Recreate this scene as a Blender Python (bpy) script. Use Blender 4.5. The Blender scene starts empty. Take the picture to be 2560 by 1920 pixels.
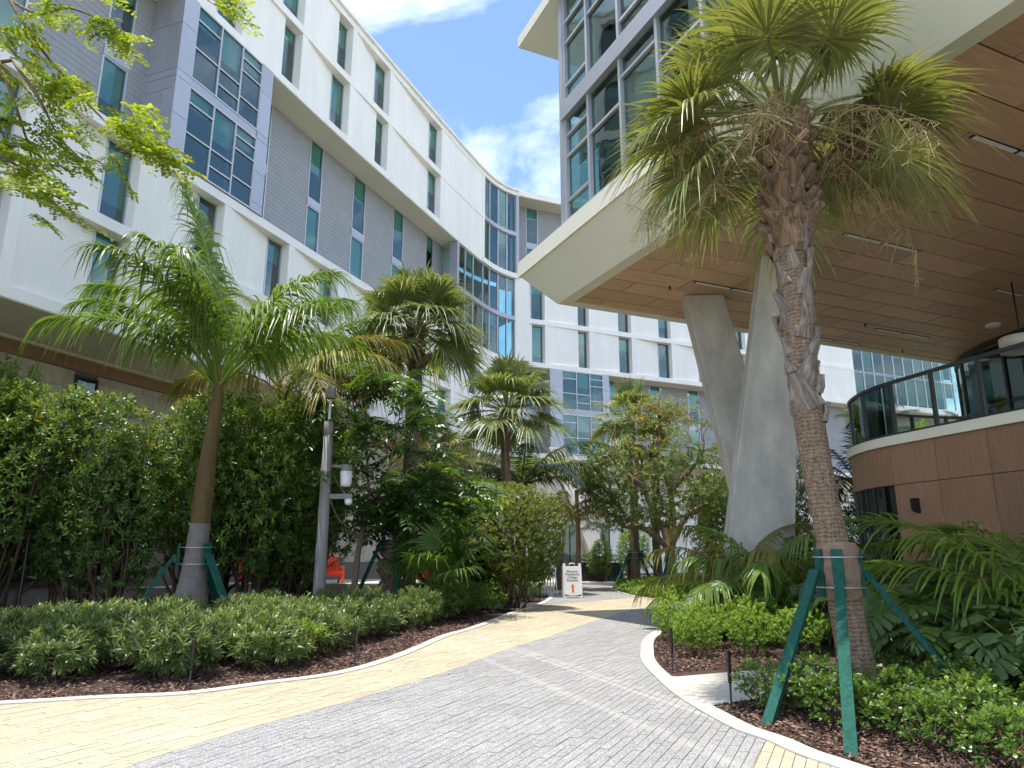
import bpy, math, random
import numpy as np
from mathutils import Vector, Matrix
R = math.radians
random.seed(7); rng = np.random.default_rng(7)
SC = bpy.context.scene
COL = SC.collection
# ------------------------------------------------------------------ camera
cam = bpy.data.cameras.new('camera'); cam_o = bpy.data.objects.new('camera', cam); COL.objects.link(cam_o)
cam_o.location = (0, 0, 1.5); cam_o.rotation_euler = (R(90 + 13.2), 0, 0)
cam.sensor_width = 36; cam.lens = 36 * 1790 / 2560; cam.clip_end = 2000; cam.clip_start = .05
SC.camera = cam_o
# ------------------------------------------------------------------ sky, sun, exposure
SUN = Vector((-1.0, -.62, 8.3)).normalized()
W = bpy.data.worlds.new('World'); SC.world = W; W.use_nodes = True
nt = W.node_tree; nt.nodes.clear()
def nd(t, tree, **k):
    n = tree.nodes.new(t)
    for a, b in k.items(): setattr(n, a, b)
    return n
wo = nd('ShaderNodeOutputWorld', nt); bg = nd('ShaderNodeBackground', nt)
sky = nd('ShaderNodeTexSky', nt, sky_type='NISHITA', sun_disc=False)
sky.sun_elevation = math.asin(SUN.z); sky.sun_rotation = math.atan2(SUN.x, SUN.y)
sky.air_density = 1.0; sky.dust_density = .3; sky.ozone_density = 3.2
tc = nd('ShaderNodeTexCoord', nt)
sep = nd('ShaderNodeSeparateXYZ', nt); nt.links.new(tc.outputs['Generated'], sep.inputs[0])
addz = nd('ShaderNodeMath', nt, operation='ADD'); addz.inputs[1].default_value = .12; nt.links.new(sep.outputs[2], addz.inputs[0])
mxz = nd('ShaderNodeMath', nt, operation='MAXIMUM'); mxz.inputs[1].default_value = .05; nt.links.new(addz.outputs[0], mxz.inputs[0])
dv = nd('ShaderNodeVectorMath', nt, operation='DIVIDE'); nt.links.new(tc.outputs['Generated'], dv.inputs[0])
cb = nd('ShaderNodeCombineXYZ', nt)
for i in range(2): nt.links.new(mxz.outputs[0], cb.inputs[i])
cb.inputs[2].default_value = 1.0
nt.links.new(cb.outputs[0], dv.inputs[1])
mp = nd('ShaderNodeMapping', nt); mp.inputs['Location'].default_value = (4.2, 0.86, 0.0); mp.inputs['Scale'].default_value = (1, 1, 0)
nt.links.new(dv.outputs[0], mp.inputs[0])
n1 = nd('ShaderNodeTexNoise', nt); n1.inputs['Scale'].default_value = 1.7; n1.inputs['Detail'].default_value = 9; n1.inputs['Roughness'].default_value = .6; n1.inputs['Distortion'].default_value = .35
nt.links.new(mp.outputs[0], n1.inputs['Vector'])
cr = nd('ShaderNodeValToRGB', nt); cr.color_ramp.elements[0].position = .45; cr.color_ramp.elements[1].position = .74
nt.links.new(n1.outputs['Fac'], cr.inputs[0])
mixc = nd('ShaderNodeMixRGB', nt); mixc.inputs[2].default_value = (8.6, 8.9, 9.4, 1)
nt.links.new(cr.outputs[0], mixc.inputs[0]); nt.links.new(sky.outputs[0], mixc.inputs[1])
nt.links.new(mixc.outputs[0], bg.inputs[0]); bg.inputs[1].default_value = .15
nt.links.new(bg.outputs[0], wo.inputs[0])
sl = bpy.data.lights.new('sun', 'SUN'); sl.energy = 3.1; sl.angle = R(.5); sl.color = (1, .95, .87)
so = bpy.data.objects.new('sun', sl); COL.objects.link(so); so.location = (0, 0, 60)
so.rotation_euler = SUN.to_track_quat('Z', 'Y').to_euler()
SC.view_settings.view_transform = 'Standard'; SC.view_settings.look = 'None'
SC.view_settings.exposure = 1.02; SC.view_settings.gamma = 1
SC.cycles.use_adaptive_sampling = True; SC.cycles.adaptive_threshold = .03; SC.cycles.max_bounces = 8; SC.cycles.transparent_max_bounces = 10; SC.cycles.diffuse_bounces = 4

# ------------------------------------------------------------------ mesh helpers
class MB:
    def __init__(s): s.v = []; s.f = []; s.r = []; s.n = 0; s.sm = []
    def add(s, V, F, rnd=0.5, smooth=False):
        V = np.asarray(V, float).reshape(-1, 3); o = s.n; s.v.append(V); s.n += len(V)
        s.r.append(np.full(len(V), rnd) if np.isscalar(rnd) else np.asarray(rnd, float))
        F = np.asarray(F) if not isinstance(F, list) or len({len(q) for q in F}) == 1 else F
        if isinstance(F, np.ndarray): s.f.append(F.astype(np.int64) + o); s.sm.append(smooth)
        else:
            for q in F: s.f.append(np.asarray([q]) + o); s.sm.append(smooth)
        return s
    def mesh(s, name):
        me = bpy.data.meshes.new(name)
        V = np.concatenate(s.v); me.vertices.add(len(V)); me.vertices.foreach_set('co', V.ravel())
        L = np.concatenate([f.ravel() for f in s.f]); me.loops.add(len(L)); me.loops.foreach_set('vertex_index', L.astype(np.int32))
        T = np.concatenate([np.full(len(f), f.shape[1]) for f in s.f]); me.polygons.add(len(T))
        st = np.concatenate([[0], np.cumsum(T)[:-1]]); me.polygons.foreach_set('loop_start', st.astype(np.int32))
        sm = np.concatenate([np.full(len(f), b) for f, b in zip(s.f, s.sm)]); me.polygons.foreach_set('use_smooth', sm)
        at = me.attributes.new('rnd', 'FLOAT', 'POINT'); at.data.foreach_set('value', np.concatenate(s.r).astype(np.float32))
        me.update(calc_edges=True)
        return me
    # shapes -----------------------------------------------------------
    def box(s, c, d, M=None, rnd=.5):
        x, y, z = [k / 2 for k in d]
        V = np.array([(-x,-y,-z),(x,-y,-z),(x,y,-z),(-x,y,-z),(-x,-y,z),(x,-y,z),(x,y,z),(-x,y,z)])
        if M is not None: V = V @ np.array(M.to_3x3()).T
        return s.add(V + np.array(c), [(0,3,2,1),(4,5,6,7),(0,1,5,4),(1,2,6,5),(2,3,7,6),(3,0,4,7)], rnd)
    def prism(s, poly, z0, z1, rnd=.5):
        n = len(poly); P = np.array(poly, float)
        V = np.concatenate([np.c_[P, np.full(n, z0)], np.c_[P, np.full(n, z1)]])
        F = [tuple(range(n - 1, -1, -1)), tuple(range(n, 2 * n))] + [(i, (i + 1) % n, n + (i + 1) % n, n + i) for i in range(n)]
        return s.add(V, F, rnd)
    def beam(s, p, q, w, h, rnd=.5, up=(0, 0, 1)):
        p, q = Vector(p), Vector(q); d = (q - p); L = d.length; d.normalize()
        side = d.cross(Vector(up))
        if side.length < 1e-4: side = Vector((1, 0, 0))
        side.normalize(); u = side.cross(d)
        M = Matrix((d, side, u)).transposed()
        return s.box((p + q) / 2, (L, w, h), M, rnd)
    def tube(s, pts, rad, n=8, rnd=.5, cap=True, smooth=True):
        P = np.array(pts, float); m = len(P); rad = np.broadcast_to(np.asarray(rad, float), (m,))
        T = np.gradient(P, axis=0); T /= np.linalg.norm(T, axis=1)[:, None] + 1e-12
        ref = np.array([0, 0, 1.]) if abs(T[:, 2]).mean() < .8 else np.array([1., 0, 0])
        U = np.cross(T, ref); U /= np.linalg.norm(U, axis=1)[:, None] + 1e-12; Wv = np.cross(T, U)
        a = np.arange(n) * 2 * math.pi / n
        V = P[:, None] + rad[:, None, None] * (np.cos(a)[None, :, None] * U[:, None] + np.sin(a)[None, :, None] * Wv[:, None])
        i = np.arange(m - 1)[:, None] * n; j = np.arange(n)[None]; k = (j + 1) % n
        F = np.stack([i + j, i + k, i + n + k, i + n + j], -1).reshape(-1, 4)
        s.add(V.reshape(-1, 3), F, rnd, smooth)
        if cap:
            s.add(V[0], [tuple(range(n))], rnd); s.add(V[-1], [tuple(range(n - 1, -1, -1))], rnd)
        return s
    def lathe(s, prof, n=16, c=(0, 0), rnd=.5, smooth=True):
        pr = np.array(prof, float); m = len(pr); a = np.arange(n) * 2 * math.pi / n
        V = np.stack([c[0] + pr[:, 0:1] * np.cos(a), c[1] + pr[:, 0:1] * np.sin(a), np.repeat(pr[:, 1:2], n, 1)], -1)
        i = np.arange(m - 1)[:, None] * n; j = np.arange(n)[None]; k = (j + 1) % n
        F = np.stack([i + j, i + k, i + n + k, i + n + j], -1).reshape(-1, 4)
        s.add(V.reshape(-1, 3), F, rnd, smooth)
        if pr[-1, 0] > 1e-4: s.add(V[-1], [tuple(range(n))], rnd)
        if pr[0, 0] > 1e-4: s.add(V[0], [tuple(range(n - 1, -1, -1))], rnd)
        return s

def link(name, me, mat, parent=None, loc=(0, 0, 0), rot=None, kind=None, label=None, scale=None):
    if mat is not None and len(me.materials) == 0: me.materials.append(mat)
    o = bpy.data.objects.new(name, me); COL.objects.link(o); o.location = loc
    if mat is not None and me.materials[0] != mat: o.material_slots[0].link = 'OBJECT'; o.material_slots[0].material = mat
    if rot is not None: o.rotation_euler = rot
    if scale is not None: o.scale = (scale,) * 3 if np.isscalar(scale) else scale
    if parent is not None: o.parent = parent
    if kind: o['kind'] = kind
    if label: o['label'] = label
    return o
def build(name, mb, mat, parent=None, world=False, **k):
    """world=True: mesh coordinates are world ones although the thing has its own base"""
    o = link(name, mb.mesh(name), mat, parent, **k)
    if world and parent is not None:
        base = Vector(parent.location)
        if parent.parent: base = base + Vector(parent.parent.location)
        o.location = -base
    return o
def tag(o, label, cat, group=None):
    o['label'] = label; o['category'] = cat
    if group: o['group'] = group
    return o
def thing(name, label, cat, loc=(0, 0, 0), rz=0, group=None, scale=1):
    o = bpy.data.objects.new(name, None); COL.objects.link(o); o.location = loc; o.rotation_euler = (0, 0, rz); o.scale = (scale,) * 3
    o.empty_display_size = .3
    return tag(o, label, cat, group)
def dup(root, loc, rz, label=None, scale=None, group=None):
    r = root.copy(); COL.objects.link(r); r.location = loc; r.rotation_euler = (0, 0, rz)
    if scale is not None: r.scale = (scale,) * 3 if np.isscalar(scale) else scale
    if label: r['label'] = label
    if group: r['group'] = group
    for ch in list(root.children):
        c = ch.copy(); COL.objects.link(c); c.parent = r
        for g in list(ch.children):
            d = g.copy(); COL.objects.link(d); d.parent = c
    return r

# ------------------------------------------------------------------ materials
def newmat(name):
    m = bpy.data.materials.new(name); m.use_nodes = True; t = m.node_tree
    return m, t, t.nodes['Principled BSDF']
def ramp(t, stops):
    r = nd('ShaderNodeValToRGB', t); e = r.color_ramp.elements
    while len(e) < len(stops): e.new(.5)
    for el, (p, c) in zip(e, stops): el.position = p; el.color = (*c, 1)
    return r
def solid(name, col, rough=.6, metal=0, spec=.5, var=.12, vscale=3, bump=0, bscale=60, stretch=(1, 1, 1), objvar=0, dark=None, coat=0):
    """paint/plaster/metal with a slow mottling, a fine relief and (objvar) a shade that differs from object to object"""
    m, t, b = newmat(name); L = t.links.new
    c = nd('ShaderNodeTexCoord', t); mp = nd('ShaderNodeMapping', t); mp.inputs['Scale'].default_value = stretch
    L(c.outputs['Object'], mp.inputs[0])
    n = nd('ShaderNodeTexNoise', t); n.inputs['Scale'].default_value = vscale; n.inputs['Detail'].default_value = 6; n.inputs['Roughness'].default_value = .65
    L(mp.outputs[0], n.inputs['Vector'])
    lo = [k * (1 - var) for k in (dark or col)]; hi = [min(1, k * (1 + var)) for k in col]
    r = ramp(t, [(.3, lo), (.7, hi)]); L(n.outputs['Fac'], r.inputs[0]); out = r.outputs[0]
    if objvar:
        oi = nd('ShaderNodeObjectInfo', t); mr = nd('ShaderNodeMapRange', t); mr.inputs['To Min'].default_value = 1 - objvar; mr.inputs['To Max'].default_value = 1 + objvar
        L(oi.outputs['Random'], mr.inputs['Value'])
        hs = nd('ShaderNodeHueSaturation', t); L(mr.outputs[0], hs.inputs['Value']); L(out, hs.inputs['Color']); out = hs.outputs[0]
        ad = nd('ShaderNodeVectorMath', t, operation='ADD'); L(c.outputs['Object'], ad.inputs[0])
        sc = nd('ShaderNodeVectorMath', t, operation='SCALE'); L(oi.outputs['Location'], sc.inputs[0]); sc.inputs['Scale'].default_value = 1.37; L(sc.outputs[0], ad.inputs[1]); L(ad.outputs[0], mp.inputs[0])
    L(out, b.inputs['Base Color'])
    b.inputs['Roughness'].default_value = rough; b.inputs['Metallic'].default_value = metal; b.inputs['Specular IOR Level'].default_value = spec
    if coat: b.inputs['Coat Weight'].default_value = coat
    if bump:
        n2 = nd('ShaderNodeTexNoise', t); n2.inputs['Scale'].default_value = bscale; n2.inputs['Detail'].default_value = 5; L(mp.outputs[0], n2.inputs['Vector'])
        bp = nd('ShaderNodeBump', t); bp.inputs['Strength'].default_value = bump; bp.inputs['Distance'].default_value = .02
        L(n2.outputs['Fac'], bp.inputs['Height']); L(bp.outputs[0], b.inputs['Normal'])
    return m
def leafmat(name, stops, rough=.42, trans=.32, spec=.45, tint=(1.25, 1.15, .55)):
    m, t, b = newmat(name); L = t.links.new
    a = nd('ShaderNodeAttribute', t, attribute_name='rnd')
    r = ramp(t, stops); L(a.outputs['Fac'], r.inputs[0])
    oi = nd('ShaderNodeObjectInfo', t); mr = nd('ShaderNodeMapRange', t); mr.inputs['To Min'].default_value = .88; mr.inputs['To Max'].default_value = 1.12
    L(oi.outputs['Random'], mr.inputs['Value']); hs = nd('ShaderNodeHueSaturation', t); L(mr.outputs[0], hs.inputs['Value']); L(r.outputs[0], hs.inputs['Color'])
    L(hs.outputs[0], b.inputs['Base Color']); b.inputs['Roughness'].default_value = rough; b.inputs['Specular IOR Level'].default_value = spec
    tr = nd('ShaderNodeBsdfTranslucent', t); mu = nd('ShaderNodeMixRGB', t, blend_type='MULTIPLY'); mu.inputs[0].default_value = 1; mu.inputs[2].default_value = (*[k * 1.6 for k in tint], 1)
    L(hs.outputs[0], mu.inputs[1]); L(mu.outputs[0], tr.inputs[0])
    mx = nd('ShaderNodeMixShader', t); mx.inputs[0].default_value = trans
    L(b.outputs[0], mx.inputs[1]); L(tr.outputs[0], mx.inputs[2]); L(mx.outputs[0], t.nodes['Material Output'].inputs[0])
    return m
def glassmat(name, tint, refl=.05, rough=.015, ior=1.75, bump=.06):
    m, t, b = newmat(name); L = t.links.new; t.nodes.remove(b)
    tr = nd('ShaderNodeBsdfTransparent', t); tr.inputs[0].default_value = (*tint, 1)
    gl = nd('ShaderNodeBsdfGlossy', t); gl.inputs['Roughness'].default_value = rough; gl.inputs[0].default_value = (.78, .97, .92, 1)
    fr = nd('ShaderNodeFresnel', t); fr.inputs[0].default_value = ior
    ad = nd('ShaderNodeMath', t, operation='ADD'); ad.inputs[1].default_value = refl; ad.use_clamp = True; L(fr.outputs[0], ad.inputs[0])
    n = nd('ShaderNodeTexNoise', t); n.inputs['Scale'].default_value = .9; c = nd('ShaderNodeTexCoord', t); L(c.outputs['Object'], n.inputs['Vector'])
    bp = nd('ShaderNodeBump', t); bp.inputs['Strength'].default_value = bump; bp.inputs['Distance'].default_value = .1; L(n.outputs['Fac'], bp.inputs['Height']); L(bp.outputs[0], gl.inputs['Normal'])
    mx = nd('ShaderNodeMixShader', t); L(ad.outputs[0], mx.inputs[0]); L(tr.outputs[0], mx.inputs[1]); L(gl.outputs[0], mx.inputs[2])
    L(mx.outputs[0], t.nodes['Material Output'].inputs[0])
    return m
def woodmat(name, c1, c2, c3, axis=0, rough=.45):
    """veneer: long streaks along a local axis, each board its own cut"""
    m, t, b = newmat(name); L = t.links.new
    c = nd('ShaderNodeTexCoord', t); oi = nd('ShaderNodeObjectInfo', t)
    sc = nd('ShaderNodeVectorMath', t, operation='SCALE'); L(oi.outputs['Location'], sc.inputs[0]); sc.inputs['Scale'].default_value = 3.1
    ad = nd('ShaderNodeVectorMath', t, operation='ADD'); L(c.outputs['Object'], ad.inputs[0]); L(sc.outputs[0], ad.inputs[1])
    mp = nd('ShaderNodeMapping', t); s = [28, 28, 28]; s[axis] = 1.1; mp.inputs['Scale'].default_value = s; L(ad.outputs[0], mp.inputs[0])
    n = nd('ShaderNodeTexNoise', t); n.inputs['Scale'].default_value = 1.6; n.inputs['Detail'].default_value = 7; n.inputs['Roughness'].default_value = .7; n.inputs['Distortion'].default_value = .3
    L(mp.outputs[0], n.inputs['Vector'])
    r = ramp(t, [(.28, c1), (.5, c2), (.74, c3)]); L(n.outputs['Fac'], r.inputs[0])
    mr = nd('ShaderNodeMapRange', t); mr.inputs['To Min'].default_value = .86; mr.inputs['To Max'].default_value = 1.14; L(oi.outputs['Random'], mr.inputs['Value'])
    hs = nd('ShaderNodeHueSaturation', t); L(mr.outputs[0], hs.inputs['Value']); L(r.outputs[0], hs.inputs['Color']); L(hs.outputs[0], b.inputs['Base Color'])
    b.inputs['Roughness'].default_value = rough; b.inputs['Specular IOR Level'].default_value = .35
    bp = nd('ShaderNodeBump', t); bp.inputs['Strength'].default_value = .12; bp.inputs['Distance'].default_value = .004; L(n.outputs['Fac'], bp.inputs['Height']); L(bp.outputs[0], b.inputs['Normal'])
    return m
def pavermat(name, base, dark, light, speck, sscale):
    m, t, b = newmat(name); L = t.links.new
    c = nd('ShaderNodeTexCoord', t); g = nd('ShaderNodeNewGeometry', t)
    v = nd('ShaderNodeTexVoronoi', t); v.inputs['Scale'].default_value = sscale; L(g.outputs['Position'], v.inputs['Vector'])
    r = ramp(t, [(.0, dark), (.35, base), (.65, base), (1, light)]); 
    sp = nd('ShaderNodeSeparateColor', t); L(v.outputs['Color'], sp.inputs[0]); L(sp.outputs[0], r.inputs[0])
    mx = nd('ShaderNodeMixRGB', t); mx.inputs[0].default_value = speck; mx.inputs[1].default_value = (*base, 1); L(r.outputs[0], mx.inputs[2])
    a = nd('ShaderNodeAttribute', t, attribute_name='rnd'); mr = nd('ShaderNodeMapRange', t); mr.inputs['To Min'].default_value = .93; mr.inputs['To Max'].default_value = 1.06; L(a.outputs['Fac'], mr.inputs['Value'])
    n = nd('ShaderNodeTexNoise', t); n.inputs['Scale'].default_value = .55; n.inputs['Detail'].default_value = 7; n.inputs['Roughness'].default_value = .7; L(g.outputs['Position'], n.inputs['Vector'])
    m2 = nd('ShaderNodeMapRange', t); m2.inputs['From Min'].default_value = .3; m2.inputs['From Max'].default_value = .7; m2.inputs['To Min'].default_value = .84; m2.inputs['To Max'].default_value = 1.12; L(n.outputs['Fac'], m2.inputs['Value'])
    mu = nd('ShaderNodeMath', t, operation='MULTIPLY'); L(mr.outputs[0], mu.inputs[0]); L(m2.outputs[0], mu.inputs[1])
    hs = nd('ShaderNodeHueSaturation', t); L(mu.outputs[0], hs.inputs['Value']); L(mx.outputs[0], hs.inputs['Color'])
    # dusty wheel tracks crossing the paving
    out = hs.outputs[0]; nz = nd('ShaderNodeTexNoise', t); nz.inputs['Scale'].default_value = 3.2; nz.inputs['Detail'].default_value = 6; L(g.outputs['Position'], nz.inputs['Vector'])
    for p0, wd, amt in (((1.5, 8.1, 0), .055, .5), ((.95, 7.45, 0), .11, .3), ((1.5, 8.5, 0), .10, .28)):
        sb = nd('ShaderNodeVectorMath', t, operation='SUBTRACT'); sb.inputs[1].default_value = p0; L(g.outputs['Position'], sb.inputs[0])
        dt = nd('ShaderNodeVectorMath', t, operation='DOT_PRODUCT'); dt.inputs[1].default_value = (.933, .36, 0); L(sb.outputs[0], dt.inputs[0])
        ab = nd('ShaderNodeMath', t, operation='ABSOLUTE'); L(dt.outputs['Value'], ab.inputs[0])
        m3 = nd('ShaderNodeMapRange', t, interpolation_type='SMOOTHSTEP'); m3.inputs['From Min'].default_value = wd; m3.inputs['From Max'].default_value = 0; m3.inputs['To Max'].default_value = amt * 2; L(ab.outputs[0], m3.inputs['Value'])
        ml = nd('ShaderNodeMath', t, operation='MULTIPLY'); L(m3.outputs[0], ml.inputs[0]); L(nz.outputs['Fac'], ml.inputs[1])
        mz = nd('ShaderNodeMixRGB', t); L(ml.outputs[0], mz.inputs[0]); L(out, mz.inputs[1]); mz.inputs[2].default_value = (.50, .48, .43, 1); out = mz.outputs[0]
    L(out, b.inputs['Base Color'])
    b.inputs['Roughness'].default_value = .8; b.inputs['Specular IOR Level'].default_value = .3
    bp = nd('ShaderNodeBump', t); bp.inputs['Strength'].default_value = .25; bp.inputs['Distance'].default_value = .003; L(sp.outputs[0], bp.inputs['Height']); L(bp.outputs[0], b.inputs['Normal'])
    return m
def barkmat(name, c1, c2, ring=14, crack=30, axis_stretch=(1, 1, .15), bump=.8, wring=.16):
    m, t, b = newmat(name); L = t.links.new
    c = nd('ShaderNodeTexCoord', t)
    mp = nd('ShaderNodeMapping', t); mp.inputs['Scale'].default_value = axis_stretch; L(c.outputs['Object'], mp.inputs[0])
    n = nd('ShaderNodeTexNoise', t); n.inputs['Scale'].default_value = crack; n.inputs['Detail'].default_value = 8; n.inputs['Roughness'].default_value = .75; L(mp.outputs[0], n.inputs['Vector'])
    w = nd('ShaderNodeTexWave', t, wave_type='BANDS', bands_direction='Z'); w.inputs['Scale'].default_value = ring; w.inputs['Distortion'].default_value = 7; w.inputs['Detail'].default_value = 5; w.inputs['Detail Scale'].default_value = 2.5; L(c.outputs['Object'], w.inputs['Vector'])
    mx = nd('ShaderNodeMath', t, operation='MULTIPLY_ADD'); mx.inputs[1].default_value = wring; L(w.outputs['Fac'], mx.inputs[0]); L(n.outputs['Fac'], mx.inputs[2])
    r = ramp(t, [(.4, c1), (.85, c2)]); L(mx.outputs[0], r.inputs[0]); L(r.outputs[0], b.inputs['Base Color']); b.inputs['Roughness'].default_value = .85; b.inputs['Specular IOR Level'].default_value = .2
    bp = nd('ShaderNodeBump', t); bp.inputs['Strength'].default_value = bump; bp.inputs['Distance'].default_value = .02; L(mx.outputs[0], bp.inputs['Height']); L(bp.outputs[0], b.inputs['Normal'])
    return m
M = {}
M['stucco'] = solid('white_stucco', (.87, .838, .77), .85, var=.06, vscale=1.1, stretch=(1, 1, .22), bump=.28, bscale=38, spec=.25)
M['soffit'] = solid('bounce_tinted_soffit', (.74, .70, .56), .85, var=.03, vscale=.5, spec=.25)  # white undersides; warm bounce light is put into this cream colour
M['fascia'] = solid('cream_fascia_paint', (.80, .77, .65), .8, var=.03, vscale=.5, bump=.08, bscale=60, spec=.25)
M['siding'] = solid('grey_lap_siding', (.315, .318, .322), .6, var=.07, vscale=2, spec=.3)
M['panel'] = solid('grey_metal_panel', (.42, .43, .47), .38, metal=.35, var=.03, objvar=.05)
M['alu'] = solid('silver_window_frame', (.52, .52, .54), .4, metal=.5, var=.04)
M['aludark'] = solid('dark_window_frame', (.035, .038, .042), .4, var=.05)
M['glass'] = glassmat('teal_glass', (.30, .62, .57), .07)
M['glassg'] = glassmat('green_curtain_glass', (.33, .50, .47), .02)
M['clear'] = glassmat('clear_glass', (.93, .96, .95), -.04, ior=1.3, bump=0)
M['glassd'] = glassmat('grey_storefront_glass', (.25, .32, .31), .0)
M['blind'] = solid('roller_blind', (.62, .68, .62), .8, var=.02)
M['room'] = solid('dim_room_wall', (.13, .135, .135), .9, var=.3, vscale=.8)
M['stone'] = solid('limestone_block', (.56, .50, .41), .85, var=.16, vscale=5, bump=.4, bscale=45, objvar=.08)
M['joint'] = solid('stone_joint', (.2, .17, .14), .95)
M['wood'] = woodmat('wood_soffit_veneer', (.44, .26, .155), (.61, .395, .25), (.71, .49, .335), 0)
M['woodwall'] = woodmat('wood_wall_veneer', (.21, .115, .068), (.30, .17, .104), (.37, .222, .138), 2)
M['woodjoint'] = solid('dark_panel_joint', (.02, .012, .008), .9)
M['concrete'] = solid('grey_column_concrete', (.50, .485, .44), .8, var=.24, vscale=1.8, bump=.4, bscale=24, spec=.25, stretch=(1, 1, .45))
M['kerb'] = solid('pale_kerb_concrete', (.54, .50, .425), .85, var=.12, vscale=5, bump=.25, bscale=90, spec=.25)
M['walk'] = solid('pale_walk_concrete', (.56, .525, .455), .85, var=.07, vscale=3, bump=.2, bscale=120, spec=.25)
M['greypaver'] = pavermat('speckled_grey_paver', (.30, .293, .285), (.085, .083, .082), (.60, .588, .57), .85, 150)
M['yelpaver'] = pavermat('pale_yellow_paver', (.475, .41, .285), (.41, .35, .24), (.54, .47, .345), .4, 120)
M['bed'] = solid('paving_joint_sand', (.16, .14, .11), .95, var=.2, vscale=30)
M['mulch'] = solid('brown_bark_mulch', (.085, .052, .040), .95, var=.55, vscale=26, bump=1.0, bscale=60, dark=(.03, .017, .013))
M['chip'] = leafmat('bark_chips', [(0, (.035, .022, .017)), (.5, (.15, .09, .066)), (1, (.32, .21, .16))], .9, 0, .15)
M['soil'] = solid('far_ground', (.16, .15, .11), .95, var=.3, vscale=.4)
M['greenpaint'] = solid('dark_green_stake_paint', (.014, .088, .064), .65, spec=.2, var=.4, bump=.5, bscale=40, vscale=11, objvar=.08, stretch=(3, 3, .5))
M['strap'] = solid('tan_burlap_wrap', (.27, .18, .12), .95, var=.3, vscale=14, bump=.7, bscale=120)
M['steel'] = solid('bright_strap_wire', (.55, .55, .55), .35, metal=.8)
M['black'] = solid('black_metal', (.012, .012, .013), .45)
M['pole'] = solid('silver_grey_pole', (.25, .235, .225), .7, spec=.2, var=.05)
M['white'] = solid('white_plastic', (.82, .82, .81), .45, var=.02)
M['whitepaint'] = solid('white_powder_coat', (.78, .78, .75), .4, var=.03)
M['orange'] = solid('orange_red_plastic', (.85, .075, .015), .45, var=.06)
M['signorange'] = solid('orange_print', (.75, .13, .02), .6); M['signgreen'] = solid('green_print', (.02, .20, .07), .6); M['signtext'] = solid('dark_green_lettering', (.012, .03, .03), .6)
M['lampwhite'] = solid('white_lamp_diffuser', (.85, .84, .80), .5)
M['palegreen'] = solid('pale_green_sheet', (.30, .42, .38), .5, var=.05)
M['burgundy'] = solid('burgundy_bin', (.10, .02, .03), .5)
# ================================================================== the setting
def catmull(P, n=24):
    P = [np.array(p, float) for p in P]; out = []
    for i in range(1, len(P) - 2):
        p0, p1, p2, p3 = P[i - 1:i + 3]
        for j in range(n):
            t = j / n
            out.append(.5 * ((2 * p1) + (-p0 + p2) * t + (2 * p0 - 5 * p1 + 4 * p2 - p3) * t * t + (-p0 + 3 * p1 - 3 * p2 + p3) * t ** 3))
    out.append(P[-2]); return np.array(out)
def smooth(P, n=8):
    P = [np.array(p, float) for p in P]
    return catmull([2 * P[0] - P[1]] + P + [2 * P[-1] - P[-2]], n)
def structure(name, mb, mat): return build(name, mb, mat, kind='structure')

structure('ground', MB().add([(-400, -300, -.06), (400, -300, -.06), (400, 500, -.06), (-400, 500, -.06)], [(0, 1, 2, 3)]), M['soil'])
K1 = smooth([(-16, 4.6), (-9, 6.5), (-5.16, 7.76), (-4.38, 8.04), (-3.51, 8.28), (-2.87, 8.89), (-2.13, 9.67), (-1.62, 11.17), (-1.15, 13.77), (-.66, 15.43), (.26, 19.6), (.82, 21.62), (1.3, 24.4), (1.5, 27), (1.55, 31), (1.2, 36)])
K2 = smooth([(5.2, -3), (3.6, 2), (2.75, 4.5), (2.31, 5.6), (2.17, 5.93), (2.07, 6.36), (1.93, 6.73), (1.83, 7.4), (1.77, 8.04), (1.75, 8.7), (1.8, 10.43), (1.98, 11.68), (2.38, 13.52), (3.2, 15.73), (4.2, 18.3), (6, 20.4), (9.5, 21.6)])
K3 = smooth([(10, 23.7), (7, 22.9), (5.27, 22.9), (4.45, 24.6), (4.15, 26.6), (4.05, 29.2), (4.4, 31.8), (5.25, 34.8), (7.5, 38)])
B1 = smooth([(-3.6, 3.2), (-2.78, 5.6), (-2.48, 6.36), (-2.15, 7.08), (-1.72, 7.88), (-1.27, 8.89), (-.82, 9.9), (-.06, 12.05), (.69, 13.77), (1.49, 15.9), (2.91, 19.34), (3.86, 21.0), (5.6, 24)])
B2 = smooth([(-18, 5.6), (-9, 7.6), (-5, 9.0), (-3, 10.5), (-1.7, 14), (-.5, 18), (.26, 19.9), (1.01, 21.6), (2.62, 23.5), (4.09, 25.04), (6, 27)])
B3 = np.array([(0, 27.0), (6, 32.6)]); B4 = np.array([(0, 28.6), (6, 34.6)])
B5 = np.array([(.3, 2.6), (1.71, 5.6), (2.07, 6.36), (2.6, 7.5)])

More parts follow.
